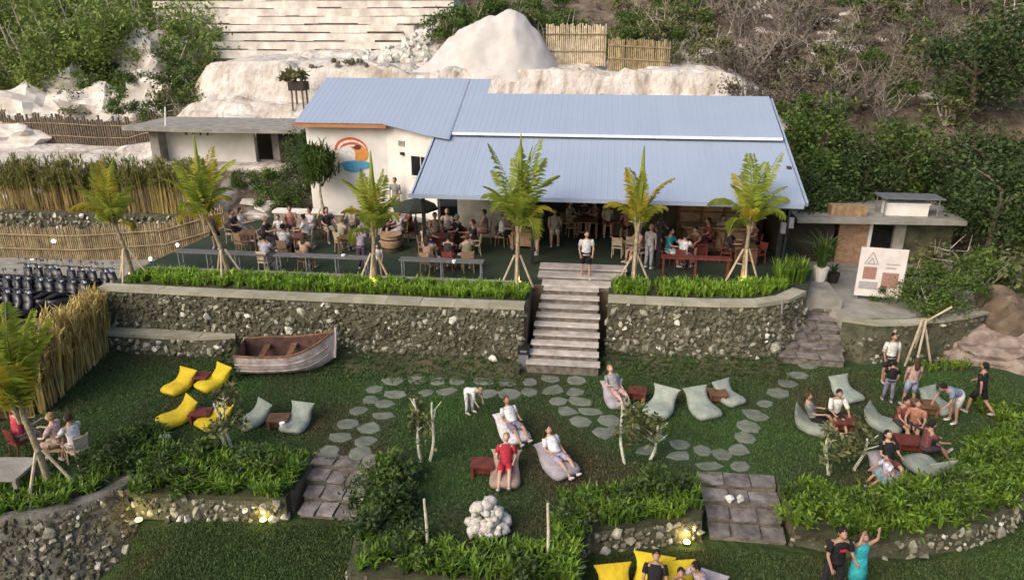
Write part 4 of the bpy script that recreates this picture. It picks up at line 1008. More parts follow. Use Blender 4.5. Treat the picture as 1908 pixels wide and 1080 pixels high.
P['dk'] = [tree_proto('shade_tree', 4.2, 1.7, m_leafd, 6000, .19, k=24) for _ in range(3)]
P['gr'] = [tree_proto('leafy_tree', 4.0, 1.6, m_leaf, 5600, .20, k=24) for _ in range(3)]
P['hl'] = [tree_proto('hillside_tree', 4.6, 2.1, m_leafy, 5600, .25, m_bark, 26, .55, .48) for _ in range(3)]
P['bg'] = [bush_proto('green_bush', 1.0, m_leaf, 2400, .14) for _ in range(3)]
P['bd'] = [bush_proto('dry_bush', 1.3, m_leafdry, 1000, .18, 8, m_barkg) for _ in range(3)]
P['bo'] = [bush_proto('olive_bush', 1.2, m_leafo, 1000, .2, 6) for _ in range(3)]
P['br'] = [bush_proto('bare_shrub', 1.5, m_leafdry, 420, .15, 11, m_barkg) for _ in range(3)]
def put(kind, x, y, s, label, cat, group=None, z=None, lean=0):
    o = copy_tree(rnd.choice(P[kind])); o.location = (x, y, hgt(x, y)[0] if z is None else z); k = s * rnd.uniform(.92, 1.08)
    o.scale = (k, k, k * rnd.uniform(.9, 1.1)); o.rotation_euler = (0, lean, rnd.uniform(0, 6.28)); o['label'] = label; o['category'] = cat
    if group: o['group'] = group
    return o
for x, y, s, kd, z, lab in ((9.4, 35.2, 1.0, 'gr', -.7, 'leafy tree right behind the corner of the sky-tinted roof'), (10.4, 36.8, 1.1, 'gr', None, 'taller leafy tree behind the roof corner tree'), (12.2, 35.9, .95, 'dk', -.4, 'dark tree above the tan crate'), (14.2, 36.6, 1.0, 'gr', None, 'green tree behind the white tank'), (9.0, 33.5, .75, 'dk', -.8, 'dark shrub tree between roof and shed'), (17.0, 35.5, 1.15, 'dk', None, 'dark tree right of the shed'), (16.4, 32.0, .95, 'dk', -.8, 'dark tree at the right end of the shed roof'), (18.6, 32.6, 1.1, 'gr', -.8, 'green tree at the right edge behind the walkway'), (20.5, 36.0, 1.3, 'dk', None, 'tall dark tree at the right edge of the photo'), (18.5, 40.5, 1.35, 'dk', None, 'dark tree high on the right slope'), (23.5, 40.0, 1.5, 'dk', None, 'big dark tree in the upper right corner'), (22.8, 33.5, 1.2, 'dk', -.8, 'dark tree beyond the right walkway')):
    put(kd, x, y, s, lab, 'tree', None, z)
for x, y, s, kd, lab in ((11.9, 26.6, .95, 'bg', 'feathery green shrub beside the sign board'), (13.2, 27.0, .9, 'bg', 'green shrub between the sign and the rock mound'), (12.6, 28.2, .9, 'bg', 'green shrub behind the feathery shrub'), (15.0, 29.2, 1.1, 'bg', 'green bush behind the rock mound'), (17.0, 28.6, 1.2, 'bo', 'olive bush at the far right of the walkway'), (14.2, 30.4, 1.0, 'bo', 'olive bush under the shed wall')):
    put(kd, x, y, s, lab, 'shrub', None, ZR)
put('bg', *G(1640, 560, ZR).xy, .42, 'small dark plant in front of the sign board', 'plant', None, ZR)
for x, y, s_, lab in ((-15.6, 37.2, .62, 'added dark tree darkening the gap between hut and white wall'), (-15.2, 35.2, .5, 'small added dark tree left of the white wall')): put('dk', x, y, s_, lab, 'tree')  # trees added to darken the deeply shaded gap
# bushes right across the brown slope
g = 0; used = []
while len(used) < 95 and g < 3000:
    g += 1; y = rnd.uniform(40, 66); x = rnd.uniform(4, 8 + (y - 30) * .95)
    if any((x - a) ** 2 + (y - b_) ** 2 < 2.4 for a, b_ in used): continue
    if x < 6.5 and y < 46: continue
    used.append((x, y)); k = rnd.random(); f = ss(16, 26, x)
    kd = 'br' if k < .28 - .1 * f else ('bd' if k < .52 - .2 * f else ('bo' if k < .78 else 'bg'))
    lab = {'br': 'bare tangled shrub on the brown slope above the roof', 'bd': 'dry brown bush on the slope above the roof', 'bo': 'grey-olive bush on the slope above the roof', 'bg': 'green bush on the brown slope above the roof'}[kd]
    zone = ('low on' if y < 46 else ('halfway up' if y < 55 else 'high on')) + ' the slope ' + ('straight above the roof' if x < 11 else ('above the dark trees' if x < 19 else 'toward the right edge'))
    lab = {'br': 'bare tangled shrub ', 'bd': 'dry brown bush ', 'bo': 'grey-olive bush ', 'bg': 'green bush '}[kd] + zone
    put(kd, x, y, rnd.uniform(.8, 1.35), lab, 'bush', {'br': 'bare shrubs', 'bd': 'dry bushes', 'bo': 'olive bushes', 'bg': 'green bushes'}[kd] + ' on the slope behind the roof')
for i in range(34):
    x = rnd.uniform(-9, 6); y = rnd.uniform(49, 62)
    kd = rnd.choice(['bg', 'bo', 'bo', 'bg']); put(kd, x, y, rnd.uniform(.9, 1.5), ('leafy green' if kd == 'bg' else 'pale olive') + ' scrub bush ' + ('close behind' if y < 54 else 'far behind') + (' the sand pile' if x < -3 else ' the bamboo fences'), 'bush', 'scrub behind the sand pile')
for px, py, Y, s, lab in ((840, 35, 50, 1.6, 'bright green bush behind the left shoulder of the sand pile'), (890, 20, 51, 1.4, 'green bush behind the top of the sand pile'), (930, 10, 53, 1.5, 'dark green bush above the sand pile'), (1000, 65, 46.8, .6, 'small bush between sand pile and bamboo fence')):
    q = V(px, py + 15, Y); put('bg', q.x, Y, s, lab, 'bush', None, q.z - .6)
for x, y, s in ((-.2, 40.9, .35), (.9, 40.6, .3)): put('bg', x, y, s, 'tiny green tuft on the cut limestone face', 'plant', 'tufts on the cut face')
# wooded slope, upper left
used = []; g = 0
while len(used) < 60 and g < 4000:
    g += 1; y = rnd.uniform(52, 70); x = rnd.uniform(-.9 * y, -31 - (y - 54) * .25)
    if any((x - a) ** 2 + (y - b_) ** 2 < 7 for a, b_ in used): continue
    used.append((x, y)); put('hl', x, y, rnd.uniform(.95, 1.35), ('green tree ' + ('at the front' if y < 58 else 'further back') + ' of the upper left slope, ' + ('near the photo edge' if x < -45 else ('above the domed rock' if x < -39 else 'beside the quarry'))), 'tree', 'trees on the upper left slope', None, rnd.uniform(-.45, -.1))
for i, (px, py, Y) in enumerate(((20, 20, 52), (45, 90, 51), (140, 30, 54), (175, 60, 53), (230, 20, 55), (255, 60, 53), (285, 15, 55), (310, 100, 52), (300, 40, 53.5), (335, 60, 54), (120, 75, 52), (60, 20, 53))):
    q = V(px, py, Y); t = thing('bare_tree', 'leafless pale tree leaning on the upper left slope', 'tree', (q.x, Y, hgt(q.x, Y)[0]), 0, 'bare trees on the upper left slope')
    b = MB(); top = Vector((-rnd.uniform(.8, 2.2), 0, max(2.5, q.z - hgt(q.x, Y)[0] + 1.5))); cs = [Vector((0, 0, -.3)), top * .35 + Vector((.12, 0, 0)), top * .7 + Vector((rnd.gauss(0, .15), 0, 0)), top]; b.loft(cs, [.11, .09, .06, .02], n=6); b.build('trunk', [m_bark], t)
    for j in range(8):
        k_ = rnd.randrange(1, 3); c = cs[k_].lerp(cs[k_ + 1], rnd.random()); b = MB(); b.loft([c, c + Vector((rnd.gauss(0, .6), rnd.gauss(0, .4), rnd.uniform(.3, 1.3)))], [.035, .006], n=4); b.build('branch', [m_bark], t)
for i, (px, py, Y, s) in enumerate(((140, 180, 48.5, 1.1), (160, 130, 50, 1.0), (235, 140, 49, 1.2), (310, 160, 47.5, 1.3), (345, 130, 48, 1.4), (370, 170, 46.5, 1.3), (350, 195, 46, 1.3), (290, 190, 46.5, 1.2), (225, 175, 47, 1.0), (100, 215, 47, .7), (330, 90, 50, 1.3), (180, 110, 51.5, 1.3), (10, 205, 48, .9))):
    q = V(px, py + 20, Y); put('bg' if i % 3 else 'bo', q.x, Y, s, ['olive', 'green', 'dark green'][i % 3] + ' shrub ' + ['below', 'left of', 'behind', 'near', 'nearest', 'right of', 'under', 'in front of', 'between', 'far left of', 'above', 'on top of', 'left of all'][i] + ' the spotted limestone rocks at the left', 'shrub', 'shrubs among the left rocks', q.z - .5 * s)
for i in range(9): x = rnd.uniform(-31, -21); put('bo', x, 35.6 + rnd.random(), .7, 'low shrub behind the tall reeds', 'shrub', 'shrubs behind the reeds')
for i, (x, y, s) in enumerate(((-16.6, 35.2, 1.0), (-15.6, 34.3, .8), (-17.4, 36.2, .9), (-18.8, 36.4, .7))): put('bg', x, y, s, 'dark green shrub in the shade between hut and white wall', 'shrub', 'shrubs between hut and white wall', None)

for pool in P.values():
    for o in pool:
        for ch in list(o.children): bpy.data.objects.remove(ch)
        bpy.data.objects.remove(o)
# ------------------------------------------------------------------ potted plants, umbrella, lamp post, bins
def pot_plant(label, p, s=1.0, m=m_leaf):
    t = thing('potted_plant', label, 'plant', p)
    b = MB(); b.loft([(0, 0, 0), (0, 0, .5 * s), (0, 0, .52 * s)], [.17 * s, .26 * s, .27 * s], n=12); b.build('pot', [m_white], t)
    ob('leaves', blade_mesh('leaves', [(rnd.gauss(0, .06), rnd.gauss(0, .06), .5 * s) for _ in range(16)], 1.25 * s, m, 6, .07, .75), t)
pot_plant('tall plant in a white pot at the right end of the terrace', G(1527, 523, -.4), 1.1)
b = MB(); b.prism([(7.7, 26.4), (9.0, 26.4), (9.0, 28.4), (8.2, 28.4)], -.9, -.42); b.build('stone_block', [m_conc], None, label='grey block step under the white plant pot', cat='step')
t = thing('dark_planter', 'small dark planter pot beside the white pot', 'pot', G(1551, 525, -.8)); b = MB(); b.loft([(0, 0, 0), (0, 0, .4)], [.2, .26], n=10); b.build('pot', [m_darkw], t); ob('leaves', blade_mesh('leaves', [(0, 0, .4)] * 6, .4, m_leafd, 6, .05, .9), t)
u = G(778, 472, 0); t = thing('parasol', 'dark green parasol on a black pole left of the open roof', 'parasol', u)
b = MB(); b.loft([(0, 0, .06), (0, 0, 2.3)], [.03, .03], n=8); b.build('pole', [m_black], t)
b = MB(); b.loft([(0, 0, 0), (0, 0, .06)], [.28, .26], n=14); b.build('base', [m_black], t)
b = MB(); b.loft([(0, 0, 1.92), (0, 0, 2.02), (0, 0, 2.22), (0, 0, 2.38)], [.95, .93, .55, .04], n=8); c_ = b.build('canopy', [m_cloth_dk], t)
for i in range(8):
    a = 6.2832 * i / 8; b = MB(); b.tube((0, 0, 2.2), (.9 * math.cos(a), .9 * math.sin(a), 1.9), .012, n=4); b.build('rib', [m_black], c_)
lp = G(1452, 522, 0); t = thing('lamp_post', 'slim dark post with small speaker boxes at the right corner of the roof', 'post', lp)
b = MB(); b.loft([(0, 0, 0), (.06, 0, 2.75)], [.04, .035], n=8); b.build('pole', [m_black], t)
for dx, z in ((-.12, 2.05), (.14, 2.25)):
    b = MB(); b.box((dx, -.05, z), (.16, .18, .38)); b.build('speaker_box', [m_grey], t)
bn = G(976, 685, ZM); t = thing('litter_bin', 'black and grey litter bin at the left foot of the central stairs', 'bin', bn)
b = MB(); b.box((0, 0, .3), (.34, .34, .6)); b.build('bin_body', [m_grey], t); b = MB(); b.box((0, 0, .72), (.4, .4, .24)); l_ = b.build('lid', [m_black], t); b = MB(); b.box((0, -.205, .72), (.22, .02, .08)); b.build('flap', [m_grey], l_)

# ------------------------------------------------------------------ lamps
def spot(label, p, r=.07, power=6, m=m_lampy, col=(1, .75, .3), glow=True):
    t = thing('garden_lamp', label, 'lamp', p)
    b = MB(); b.loft([(0, 0, -.02), (0, 0, .09)], [.05, .06], n=8); b.build('lamp_body', [m_black], t)
    b = MB(); b.loft([(0, 0, .092), (0, 0, .12), (0, 0, .16)], [r, r * .95, r * .3], n=10); b.build('bulb', [m], t)
    if power:
        ld = bpy.data.lights.new('garden_lamp_light', 'POINT'); ld.energy = power; ld.color = col; ld.shadow_soft_size = .06
        lo = bpy.data.objects.new('lamp_light', ld); COL.objects.link(lo); lo.parent = t; lo.location = (0, -.05, .28)
for px, py, z, lab in ((265, 962, ZL, 'yellow garden lamp at the left end of the low edging'), (495, 962, ZL, 'yellow garden lamp near the left steps'), (1278, 1003, ZL, 'yellow garden lamp by the right steps'), (1758, 1010, ZL, 'yellow garden lamp under the big curving hedge'), (1902, 918, ZL, 'yellow garden lamp at the right edge of the photo'), (685, 950, ZL, 'orange garden lamp at the foot of the left steps')):
    spot(lab, G(px, py + 6, z) + Vector((0, -.12, 0)), .085, 9)
for px, py, lab in ((247, 512, 'small uplight under the far left palm'), (433, 514, 'small uplight under the second palm'), (697, 530, 'small uplight under the palm before the painted wall'), (966, 530, 'small uplight under the palm left of the stairs'), (1376, 526, 'small uplight under the palm at the right end')):
    spot(lab, G(px, py, 0) + Vector((.1, -.25, .05)), .06, 4)
def hung(label, p, s=.1):
    t = thing('fence_lamp', label, 'lamp', p); b = MB(); b.box((0, 0, -.09), (.05, .05, .09)); b.build('lamp_body', [m_black], t)
    b = MB(); b.loft([(0, 0, -.05), (0, 0, .03), (0, 0, .1)], [s * .6, s, s * .3], n=8); b.build('bulb', [m_lampw], t)
for px, py, Y, lab in ((100, 450, 29.75, 'bright lamp on the bamboo screen above the motorcycles'), (60, 486, 29.75, 'small lamp low on the bamboo screen at the left'), (150, 490, 29.75, 'small lamp low on the bamboo screen at the right')): hung(lab, V(px, py, Y), .1)
for px, py, lab in ((280, 460, 'small lamp on the terrace edge fence, nearer one'), (322, 437, 'small lamp on the terrace edge fence, farther one')):
    q = V(px, py, 26.2 if px < 300 else 28.2); hung(lab, (-17.95, q.y, .16), .07)

# ------------------------------------------------------------------ tables, chairs, bean bags
def box_table(name, label, cat, p, w, d_, h, m, rz=0.0, thick=.05, legr=.03, mleg=None, panel=False, group=None):
    t = thing(name, label, cat, p, rz, group)
    b = MB(); b.box((0, 0, h - thick / 2), (w, d_, thick)); b.build('table_top', [m], t)
    for sx in (-1, 1):
        for sy in (-1, 1):
            b = MB(); b.box((sx * (w / 2 - legr * 1.6), sy * (d_ / 2 - legr * 1.6), (h - thick) / 2), (legr * 2, legr * 2, h - thick - .002)); b.build('leg', [mleg or m], t)
    if panel:
        b = MB(); b.box((0, -(d_ / 2 - legr * 4.2), h * .55), (w * .86, .03, h * .7)); b.build('front_panel', [m], t)
    return t
def chair_proto(m):
    t = ob('cafe_chair', None)
    b = MB(); b.box((0, 0, .44), (.44, .42, .05)); b.build('seat', [m], t)
    for sx in (-1, 1):
        b = MB(); b.tube((sx * .19, -.18, .415), (sx * .2, -.2, 0), .022); b.build('leg', [m], t)
        b = MB(); b.loft([(sx * .2, .24, 0), (sx * .19, .19, .44), (sx * .2, .27, .92)], [.022] * 3, n=6); b.build('leg', [m], t)
        b = MB(); b.loft([(sx * .22, .2, .66), (sx * .23, -.14, .65), (sx * .22, -.17, .47)], [.018] * 3, n=5); b.build('arm_rest', [m], t)
    b = MB(); b.box((0, .245, .72), (.38, .03, .34), M=Matrix.Rotation(-.14, 3, 'X')); b.build('backrest', [m], t)
    return t
CH = {'r': chair_proto(m_ratt), 'd': chair_proto(m_woodr), 'w': chair_proto(m_pole)}
chair_used = set()
def chair(label, p, face, kind='r'):
    o = CH[kind] if kind not in chair_used else copy_tree(CH[kind]); chair_used.add(kind)
    o.location = p; o.rotation_euler = (0, 0, face); o['label'] = label; o['category'] = 'chair'; o['group'] = 'cafe chairs on the upper terrace'; return o
def beanbag_mesh(m, w=.88, hb=.66, seed=0, L=1.15):
    """lounge bag: low rounded front, dipped seat, tall flat back with two corners"""
    b = MB(); rs = random.Random(seed)
    spec = [(-.56, .13, .30, .10), (-.52, .16, .38, .15), (-.38, .18, .43, .18), (-.15, .17, .43, .17), (.05, .20, .40, .18), (.18, .30, .36, .20), (.27, .46, .345, .17), (.33, .62, .36, .12), (.375, .76, .40, .07), (.40, .85, .44, .03), (.405, .875, .44, .012)]
    n = 20; vs = []
    for i, (y, z, hw, th) in enumerate(spec):
        y *= L; z *= hb / .85; hw *= w / .84
        a = spec[max(i - 1, 0)]; c = spec[min(i + 1, len(spec) - 1)]; ty, tz = (c[0] - a[0]) * L, (c[1] - a[1]); ln = math.hypot(ty, tz); ny, nz = -tz / ln, ty / ln
        for k in range(n):
            t_ = 6.2832 * k / n; cx = math.copysign(abs(math.cos(t_)) ** .62, math.cos(t_)); cs_ = math.copysign(abs(math.sin(t_)) ** .8, math.sin(t_))
            wob = 1 + .05 * noise.noise((cx * 2 + seed, y * 5, cs_ * 2))
            oz = z + nz * th * cs_ * wob
            vs.append((cx * hw * wob, y + ny * th * cs_ * wob, max(.005, oz)))
    fs = [(i * n + k, i * n + (k + 1) % n, (i + 1) * n + (k + 1) % n, (i + 1) * n + k) for i in range(len(spec) - 1) for k in range(n)]
    fs += [tuple(reversed(range(n))), tuple((len(spec) - 1) * n + k for k in range(n))]
    b.add(vs, fs); return b.mesh('cushion_bag', [m], True)
BB = {k: [beanbag_mesh(m, seed=i * 7 + j) for j in range(2)] for i, (k, m) in enumerate((('y', m_byel), ('s', m_bsage), ('g', m_bgrey), ('t', m_btan), ('w', fab((.66, .64, .64)))))}
def beanbag(label, p, face, kind, s=1.0):
    t = thing('bean_bag', label, 'bean bag', p, face, 'lounge bean bags on the lawns'); t.scale = (s * .86, s * .86, s * .86)
    ob('cushion_bag', rnd.choice(BB[kind]), t)
    b = MB(); b.loft([(-.05, .44, .64), (0, .475, .69), (.05, .44, .64)], [.01] * 3, n=5); b.build('carry_loop', [m_darkw], t)
    return t
Q = lambda px, py, z=ZM: G(px, py, z)
for px, py, f, k, s, lab in ((338, 724, -18, 'y', 1.0, 'yellow bean bag at the upper left of the yellow four'), (402, 718, -28, 'y', 1.05, 'yellow bean bag at the upper right of the yellow four'), (336, 783, -38, 'y', 1.08, 'yellow bean bag at the lower left of the yellow four'), (404, 788, -30, 'y', 1.0, 'yellow bean bag behind the young tree stems'),
        (476, 787, -34, 's', 1.0, 'sage bean bag left of the small dark table'), (556, 792, -6, 's', 1.0, 'sage bean bag right of the small dark table'),
        (1231, 765, -25, 's', 1.12, 'empty sage bean bag, left one of the facing pair'), (1306, 766, 25, 's', 1.12, 'empty sage bean bag, right one of the facing pair'), (1355, 745, 35, 's', .95, 'sage bean bag beside a brown table below the right wall'),
        (1146, 748, 20, 'g', 1.0, 'grey bean bag with a guest near the central stairs'), (953, 812, 35, 'w', 1.05, 'white bean bag with a guest in white'), (1036, 872, 40, 'g', 1.12, 'lilac grey bean bag with a guest in a white top'), (942, 890, 4, 't', 1.05, 'tan bean bag with a guest in red'),
        (1573, 738, 25, 's', 1.0, 'empty pale bean bag at the back of the right-hand group'), (1508, 800, 75, 's', 1.1, 'grey bean bag with a guest leaning to the table at right'), (1638, 795, 60, 's', 1.05, 'sage bean bag in the middle of the right-hand group'), (1728, 882, 200, 's', 1.1, 'grey bean bag at the front right of the right-hand group'), (1742, 760, 30, 's', 1.0, 'sage bean bag beside the bending guest'), (1650, 888, 20, 'g', 1.0, 'grey bean bag under the woman in black top')):
    beanbag(lab, Q(px, py), R(f), k, s)
for px, py, f, s, lab in ((1149, 1118, 15, 1.1, 'yellow bean bag at the bottom edge, leftmost'), (1213, 1105, -8, 1.2, 'yellow bean bag at the bottom edge with a guest in black'), (1268, 1112, 12, 1.1, 'yellow bean bag at the bottom edge, right of the guest in black'), (1314, 1124, -20, 1.0, 'bean bag under the guest in lilac at the bottom edge')):
    beanbag(lab, G(px, py, ZL), R(f), 'y' if px < 1300 else 'g', s)
for px, py, w, lab, m in ((375, 716, .62, 'low dark red table between the upper yellow bean bags', m_woodr), (377, 785, .62, 'low dark red table between the lower yellow bean bags', m_woodr), (521, 796, .62, 'low dark brown table between the sage bean bags', m_wood), (1186, 744, .6, 'low orange-brown table beside the grey bean bag', m_woodr), (1335, 748, .6, 'low brown table between bean bags below the right wall', m_wood), (899, 882, .62, 'low red-brown table beside the guest in red', m_woodr), (1570, 800, .7, 'low red-brown table in front of the white-shirted guest', m_woodr), (1720, 770, .7, 'low brown table beside the bending guest', m_wood), (1690, 838, .7, 'dark red table in the middle of the right-hand group', m_woodr)):
    t = box_table('low_table', lab, 'table', Q(px, py), w, w * .8, .36, m, R(rnd.uniform(-12, 12)), .05, .035, None, True)
t = box_table('low_table', 'big grey table beside the guest in the red floral shirt', 'table', Q(15, 905), 1.3, 1.0, .55, m_conc, .1, .07, .05)
# stuff on tables
for px, py, z, lab in ((526, 797, ZM + .36, 'white cup on the dark brown low table'), (846, 520 - 26, .74, 'white plate on the left bar table'), (640, 483, 0.76, 'white bowl on the long bar table')):
    t = thing('cup', lab, 'cup', G(px, py - 4, z)); b = MB(); b.loft([(0, 0, 0), (0, 0, .09), (0, 0, .11)], [.06, .08, .082], n=10); b.build('bowl', [m_flash], t)
# long bar tables facing the view, along the hedge
def bar(label, x0, x1, y, m, h=.78, mt=None):
    t = thing('bar_table', label, 'table', ((x0 + x1) / 2, y, 0)); w = x1 - x0
    b = MB(); b.box((0, 0, h), (w, .42, .05)); b.build('table_top', [mt or m], t)
    n = max(2, int(w / 1.1) + 1)
    for i in range(n):
        xx = -w / 2 + .1 + (w - .2) * i / (n - 1)
        for sy in (-.15, .15):
            b = MB(); b.box((xx, sy, (h - .026) / 2), (.045, .045, h - .028)); b.build('leg', [m], t)
        b = MB(); b.box((xx, 0, .25), (.035, .255, .035)); b.build('stretcher', [m], t)
a_ = G(310, 520, 0); z_ = G(690, 525, 0)
m_gtop = mat('grey_table_top', (.15, .15, .15), (.10, .10, .10), 5, .6)
bar('long grey bar table at the left of the terrace edge', -16.3, -12.6, 25.55, m_grey, mt=m_gtop)
bar('long grey bar table before the palm at the painted wall', -12.3, -8.6, 25.55, m_grey, mt=m_gtop)
bar('grey bar table left of the central stairs', -7.4, -4.2, 25.6, m_grey, mt=m_gtop)
bar('dark red bar table right of the central stairs', 2.4, 5.0, 27.1, m_woodr)
t = thing('terrace_kerb', 'low grey kerb behind the left hedge', 'kerb')
for i in range(10):
    b = MB(); b.box((-16.5 + i * 1.45, 25.08, .12), (1.43, .16, .24 + rnd.uniform(-.01, .01))); b.build('kerb_block', [m_conc], t)
# dining tables
for px, py, w, d_, h, m, lab, pan in ((548, 470, 1.0, .8, .74, m_wood, 'brown table among the white-shirted guests', 0), (470, 462, .9, .8, .74, m_wood, 'table at the far left of the terrace', 0), (655, 470, .9, .8, .74, m_wood, 'table between the khaki and lilac guests', 0), (826, 470, 1.0, .8, .76, m_woodr, 'dark red table left under the roof edge', 1), (975, 462, .95, .75, .76, m_woodt, 'tan wooden table behind the palm by the stairs', 1), (1090, 440, 1.1, .8, .76, m_wood, 'brown table deep under the roof', 0), (1160, 440, 1.1, .8, .76, m_woodr, 'red-brown table under the roof centre', 0), (1290, 482, 1.1, .8, .74, m_woodr, 'dark red table beside the turquoise shirt', 1), (1385, 490, .9, .8, .74, m_wood, 'orange-brown table behind the right end palm', 1), (590, 425, 1.0, .8, .74, m_wood, 'table near the staked pandanus tree', 0)):
    box_table('dining_table', lab, 'table', G(px, py, 0), w, d_, h, m, R(rnd.uniform(-8, 8)), .05, .035, None, bool(pan))
t = thing('drum_table', 'round wooden drum table beside the parasol', 'table', G(730, 466, 0))
b = MB(); b.loft([(0, 0, 0), (0, 0, .35), (0, 0, .68)], [.42, .46, .42], n=16); b.build('drum', [m_woodt], t, smooth=True); b = MB(); b.loft([(0, 0, .68), (0, 0, .73)], [.46, .46], n=18); b.build('table_top', [m_woodt], t)
for i in range(2):
    b = MB(); b.loft([(0, 0, .14 + .38 * i), (0, 0, .19 + .38 * i)], [.452, .456], n=16); b.build('hoop', [m_black], t)

# ------------------------------------------------------------------ motorcycles
def bike_proto():
    t = ob('motorcycle', None)
    for x in (-.62, .62):
        b = MB(); n = 18; cs = [(x + .25 * math.cos(6.2832 * i / n), 0, .27 + .25 * math.sin(6.2832 * i / n)) for i in range(n + 1)]; b.loft(cs, [.055] * (n + 1), side=(0, 1, 0), n=6, cap=False); w_ = b.build('wheel', [m_tyre], t)
        b = MB(); b.loft([(x, -.05, .27), (x, .05, .27)], [.06, .06], n=8)
        for i in range(6): a = i * 1.0472; b.tube((x, 0, .27), (x + .21 * math.cos(a), 0, .27 + .21 * math.sin(a)), .014, n=4)
        b.build('rim', [m_bikew], w_)
    b = MB(); b.loft([(-.75, 0, .62), (-.45, 0, .56), (-.1, 0, .46), (.15, 0, .36), (.35, 0, .40), (.46, 0, .62), (.50, 0, .86)], [(.13, .09), (.19, .17), (.2, .2), (.2, .11), (.23, .10), (.25, .11), (.17, .12)], side=(0, 1, 0), n=10); b.build('body', [m_bikep], t, smooth=True)
    b = MB(); b.loft([(-.72, 0, .76), (-.45, 0, .78), (-.1, 0, .72), (.05, 0, .66)], [(.09, .04), (.14, .06), (.13, .06), (.08, .03)], side=(0, 1, 0), n=8); b.build('seat', [m_tyre], t, smooth=True)
    b = MB(); b.loft([(.62, .0, .3), (.5, 0, .75), (.44, 0, .98)], [.03, .035, .03], n=6); b.build('fork', [m_bikew], t)
    b = MB(); b.loft([(.36, -.34, .98), (.44, -.12, 1.0), (.44, .12, 1.0), (.36, .34, .98)], [.018] * 4, n=6); hb = b.build('handlebar', [m_black], t)
    for s in (-1, 1):
        b = MB(); b.tube((.42, s * .22, 1.0), (.40, s * .27, 1.16), .008, n=4); b.box((.39, s * .28, 1.19), (.03, .12, .075)); b.build('mirror', [m_bikew], hb)
    b = MB(); b.loft([(.50, 0, .86), (.58, 0, .84), (.6, 0, .84)], [.1, .085, .03], side=(0, 1, 0), n=10); b.build('headlight', [m_flash], t)
    b = MB(); b.loft([(.88, 0, .34), (.72, 0, .55), (.5, 0, .5)], [(.05, .01), (.07, .015), (.06, .01)], side=(0, 1, 0), n=6); b.build('mudguard', [m_bikep], t)
    b = MB(); b.loft([(-.8, .14, .33), (-.2, .14, .27)], [.055, .045], n=8); b.build('exhaust', [m_grey], t)
    b = MB(); b.tube((-.05, .1, .3), (-.12, .32, 0), .014, n=5); b.build('kickstand', [m_grey], t)
    return t
bp0 = bike_proto(); k = 0
for i in range(22):
    o = bp0 if i == 0 else copy_tree(bp0)
    r_, c_ = (0, i) if i < 9 else ((1, i - 9) if i < 17 else (2, i - 17))
    o.location = (-23.3 + c_ * .50 + r_ * .2, 25.2 - r_ * 1.4 - c_ * .03, -1.3); o.rotation_euler = (R(-7), 0, R(70 + rnd.uniform(-16, 16))); o.scale = (1.2, 1.3, 1.25)
    o['category'] = 'motorcycle'; o['group'] = 'motorcycles parked beside the terrace'; o['label'] = 'dark motorcycle in the packed back row of the parking lot' if r_ == 0 else ('dark motorcycle in the packed middle row of the parking lot' if r_ == 1 else 'dark motorcycle in the nearest row of the parking lot')
b = MB(); b.loft([(0, 0, 0), (-.2, 0, 1.2)], [.03, .03], n=6); b.build('pole_stick', [m_flash], None, label='white pole leaning beside the motorcycles', cat='pole', loc=G(45, 478, -1.3))

# ------------------------------------------------------------------ people
SK = [(.44, .27, .19), (.36, .21, .14), (.25, .14, .09), (.50, .33, .25)]
HB, HN, HG, HL = (.015, .011, .009), (.07, .04, .022), (.28, .27, .26), (.33, .22, .11)
POSE = {
 'stand': dict(t=2, hl=4, hr=-3, kl=4, kr=3, al=4, ar=6, el=18, er=14),
 'walk': dict(t=6, hl=26, hr=-20, kl=14, kr=24, al=-22, ar=24, el=25, er=30),
 'sit': dict(t=6, hl=86, hr=82, kl=84, kr=80, al=38, ar=34, el=52, er=60, seat=.50),
 'sitback': dict(t=-6, hl=84, hr=80, kl=80, kr=60, al=28, ar=30, el=55, er=40, seat=.50),
 'lean': dict(t=30, hl=84, hr=86, kl=82, kr=76, al=60, ar=62, el=25, er=35, seat=.48),
 'recline': dict(t=-40, hl=98, hr=92, kl=46, kr=32, al=25, ar=35, el=65, er=70, seat=.30),
 'lounge': dict(t=-22, hl=98, hr=92, kl=70, kr=55, al=35, ar=40, el=60, er=50, seat=.30),
 'bend': dict(t=72, hl=14, hr=6, kl=16, kr=10, al=12, ar=20, el=20, er=16),
 'arms': dict(t=-2, hl=3, hr=-3, kl=3, kr=3, al=150, ar=140, el=25, er=35),
 'phone': dict(t=4, hl=4, hr=-3, kl=4, kr=3, al=30, ar=32, el=85, er=80),
 'reach': dict(t=4, hl=8, hr=-6, kl=6, kr=6, al=15, ar=10, el=70, er=20),
 'floor': dict(t=10, hl=88, hr=92, kl=30, kr=50, al=45, ar=40, el=30, er=40, seat=.16),
}
